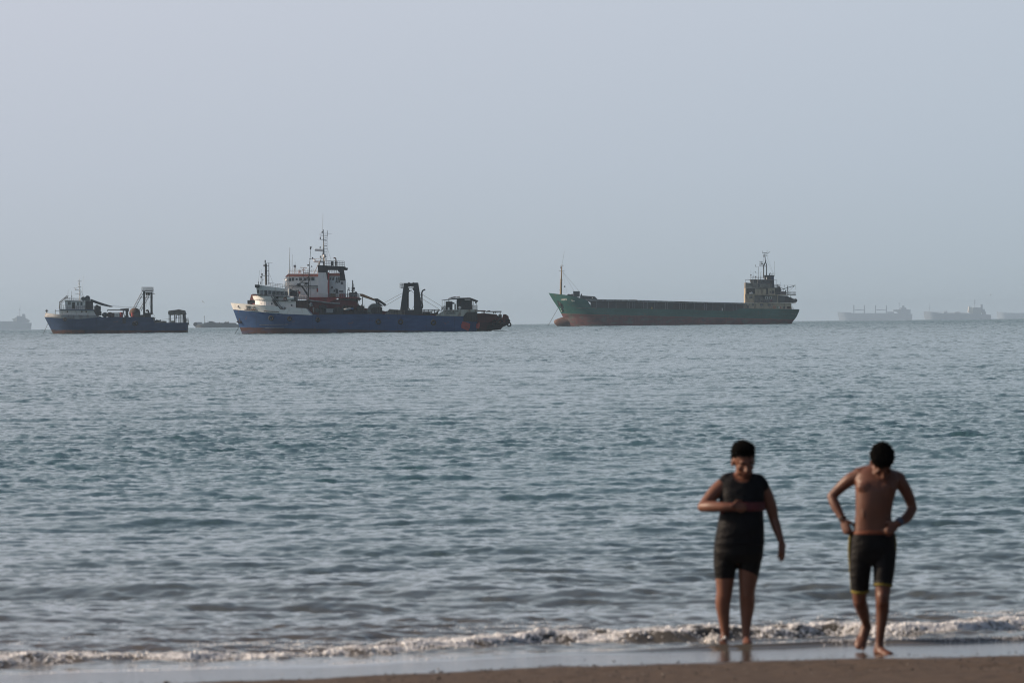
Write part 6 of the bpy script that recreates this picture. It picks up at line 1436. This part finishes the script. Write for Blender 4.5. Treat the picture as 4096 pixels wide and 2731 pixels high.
# ---------------------------------------------------------------- foam, splashes, pebbles
ICO = []
def blobs(name, C, Rr, flat, m, kind='stuff', seed=1, jitter=0.12, parent=None):
    """many small rounded lumps in one mesh; C centres, Rr radii, flat = vertical squash"""
    bm = bmesh.new(); bmesh.ops.create_icosphere(bm, subdivisions=1, radius=1)
    V = np.array([v.co[:] for v in bm.verts], np.float32); Fc = np.array([[v.index for v in f.verts] for f in bm.faces], np.int32); bm.free()
    rng = np.random.default_rng(seed); n, k = len(C), len(V)
    W = V[None] * (1 + rng.normal(0, jitter, (n, k, 1))) * Rr[:, None, None]
    W[..., 0] *= rng.uniform(0.8, 1.7, (n, 1)); W[..., 2] *= flat[:, None]
    P = (W + C[:, None, :]).reshape(-1, 3).astype(np.float32)
    Fq = (Fc[None] + (np.arange(n) * k)[:, None, None]).reshape(-1, 3).astype(np.int32)
    me = bpy.data.meshes.new(name); me.vertices.add(len(P)); me.vertices.foreach_set('co', P.ravel())
    me.loops.add(Fq.size); me.loops.foreach_set('vertex_index', Fq.ravel()); me.polygons.add(len(Fq))
    me.polygons.foreach_set('loop_start', (np.arange(len(Fq)) * 3).astype(np.int32)); me.polygons.foreach_set('loop_total', np.full(len(Fq), 3, np.int32))
    me.polygons.foreach_set('use_smooth', np.ones(len(Fq), bool)); me.update(calc_edges=True)
    me.materials.append(m); o = link(name, me, parent); tag(o, kind=kind); return o
FOAM = mat('foam_white', (0.88, 0.90, 0.93), 0.35, var=0.10, scale=6, spec=0.6)
_b = FOAM.node_tree.nodes['Principled BSDF']; _b.inputs['Subsurface Weight'].default_value = 0.5; _b.inputs['Subsurface Radius'].default_value = (0.02, 0.02, 0.02); _b.inputs['Subsurface Scale'].default_value = 1.0
def sea_top(X, Y): return sea_disp(X, Y)[..., 0]
def build_foam():
    rng = np.random.default_rng(8)
    xs, ys, rs, fl, up = [], [], [], [], []
    def add(x, s, r, f, u=0.0):
        base = 45.3 + 0.39 * x + 0.8 * (0.22 * np.sin(x * 0.9 + 0.6) + 0.10 * np.sin(x * 2.3 + 2.0) + 0.05 * np.sin(x * 5.1))
        xs.append(x); ys.append(base + s); rs.append(r); fl.append(f); up.append(np.broadcast_to(u, x.shape))
    def dens(x, y, f=1.0): return sample(T_EDGE, 40.0, np.asarray(x)[None] * f * 2.2 + 3, np.asarray(y)[None] * f * 2.2)[0, :, 0]
    N = 90000      # tumbling front of the small breaker
    x = rng.uniform(-9, 10, N); t = rng.normal(-0.01, 0.085, N); s = breaker_line(x) + t
    keep = dens(x, s * 3) + rng.normal(0, 0.5, N) > -0.9
    x, s = x[keep], s[keep]; add(x, s, rng.lognormal(-5.3, 0.5, len(x)), rng.uniform(0.7, 1.1, len(x)), rng.exponential(0.003, len(x)))
    N = 90000      # lace of foam left lying behind it
    x = rng.uniform(-9, 10, N); t = rng.exponential(0.55, N) + 0.05; s = breaker_line(x) + t
    keep = (dens(x, s, 1.3) + 0.6 * dens(x * 1.7 + 5, s * 4) - t * 0.4 > -0.1)
    x, s = x[keep], s[keep]; add(x, s, rng.lognormal(-5.1, 0.4, len(x)), np.full(len(x), 0.35))
    N = 5000       # thin line at the highest reach of the water
    x = rng.uniform(-9, 10, N); s = rng.normal(0.16, 0.035, N)
    keep = dens(x * 1.5, s + 9) + rng.normal(0, 0.3, N) > 0.5
    x, s = x[keep], s[keep]; add(x, s, rng.lognormal(-5.3, 0.35, len(x)), rng.uniform(0.5, 0.9, len(x)))
    N = 1500       # broken bubbles between the two bathers
    x = rng.uniform(2.0, 3.35, N); s = 0.62 + 0.06 * np.sin(x * 4) + rng.normal(0, 0.07, N)
    keep = dens(x * 2, s + 20) + rng.normal(0, 0.4, N) > 0.0
    x, s = x[keep], s[keep]; add(x, s, rng.lognormal(-4.9, 0.4, len(x)), rng.uniform(0.5, 0.9, len(x)))
    X, Y, r, f, u = (np.concatenate(q) for q in (xs, ys, rs, fl, up)); r = np.clip(r, 0.003, 0.016)
    Z = sea_top(X[None], Y[None])[0] - r * 0.3 * f + u
    blobs('sea_foam', np.stack([X, Y, Z], 1), r, f, FOAM)
    # splash thrown up by the left bather's foot
    c = place(2700 + 245 / 1.6, 1700 + 1392 / 1.6, 46.85); N = 300
    a = rng.normal(0, 1, (N, 3)) * np.array([0.034, 0.05, 0.030]); a[:, 2] = np.abs(a[:, 2]) * 1.0
    C = a + np.array([c.x, c.y, 0.02])
    o = blobs('foot_splash', C, np.clip(rng.lognormal(-5.1, 0.5, N), .002, .013), np.ones(N), mat('splash_white', (0.85, 0.84, 0.82), 0.15, spec=0.8), seed=4)
build_foam()
def build_pebbles():
    rng = np.random.default_rng(14); N = 9000
    x = rng.uniform(-8, 9, N); s = -rng.uniform(0.9, 5.5, N) ; keep = rng.uniform(0, 1, N) < np.where(s > -1.75, 0.05, np.where(s > -2.05, 1.0, 0.45))
    x, s = x[keep], s[keep]
    Y = 45.3 + 0.39 * x + 0.8 * (0.22 * np.sin(x * 0.9 + 0.6) + 0.10 * np.sin(x * 2.3 + 2.0) + 0.05 * np.sin(x * 5.1)) + s
    r = np.clip(rng.lognormal(-5.5, 0.5, len(x)), 0.002, 0.016); Z = sand_z(x[None], Y[None])[0] + r * 0.25
    half = rng.uniform(0, 1, len(x)) < 0.75
    C = np.stack([x, Y, Z], 1)
    blobs('pebbles', C[half], r[half], np.full(half.sum(), 0.6), mat('dark_pebble', (0.035, 0.028, 0.024), 0.5, var=0.4, scale=40), seed=2)
    blobs('shell_fragments', C[~half], r[~half] * 0.7, np.full((~half).sum(), 0.5), mat('shell_pale', (0.35, 0.30, 0.25), 0.3, var=0.3, scale=40), seed=3)
build_pebbles()

# ---------------------------------------------------------------- haze
def build_haze():
    bm = bmesh.new(); bmesh.ops.create_cube(bm, size=1.0)
    for v in bm.verts:
        v.co.x = v.co.x * 41000; v.co.y = -400 if v.co.y < 0 else 24500
        v.co.z = -75.0 if v.co.z < 0 else 62.0
    me = bpy.data.meshes.new('haze'); bm.to_mesh(me); bm.free()
    o = link('haze', me); tag(o, kind='stuff')
    m = bpy.data.materials.new('haze'); m.use_nodes = True; nt = m.node_tree; nt.nodes.clear()
    out = nt.nodes.new('ShaderNodeOutputMaterial'); v = nt.nodes.new('ShaderNodeVolumePrincipled')
    v.inputs['Color'].default_value = (0.62, 0.80, 1.0, 1); v.inputs['Density'].default_value = 5.8e-5; v.inputs['Anisotropy'].default_value = 0.25
    v.inputs['Density Attribute'].default_value = ''
    nt.links.new(v.outputs[0], out.inputs['Volume'])
    try: m.cycles.homogeneous_volume = True
    except Exception: pass
    me.materials.append(m)
build_haze()
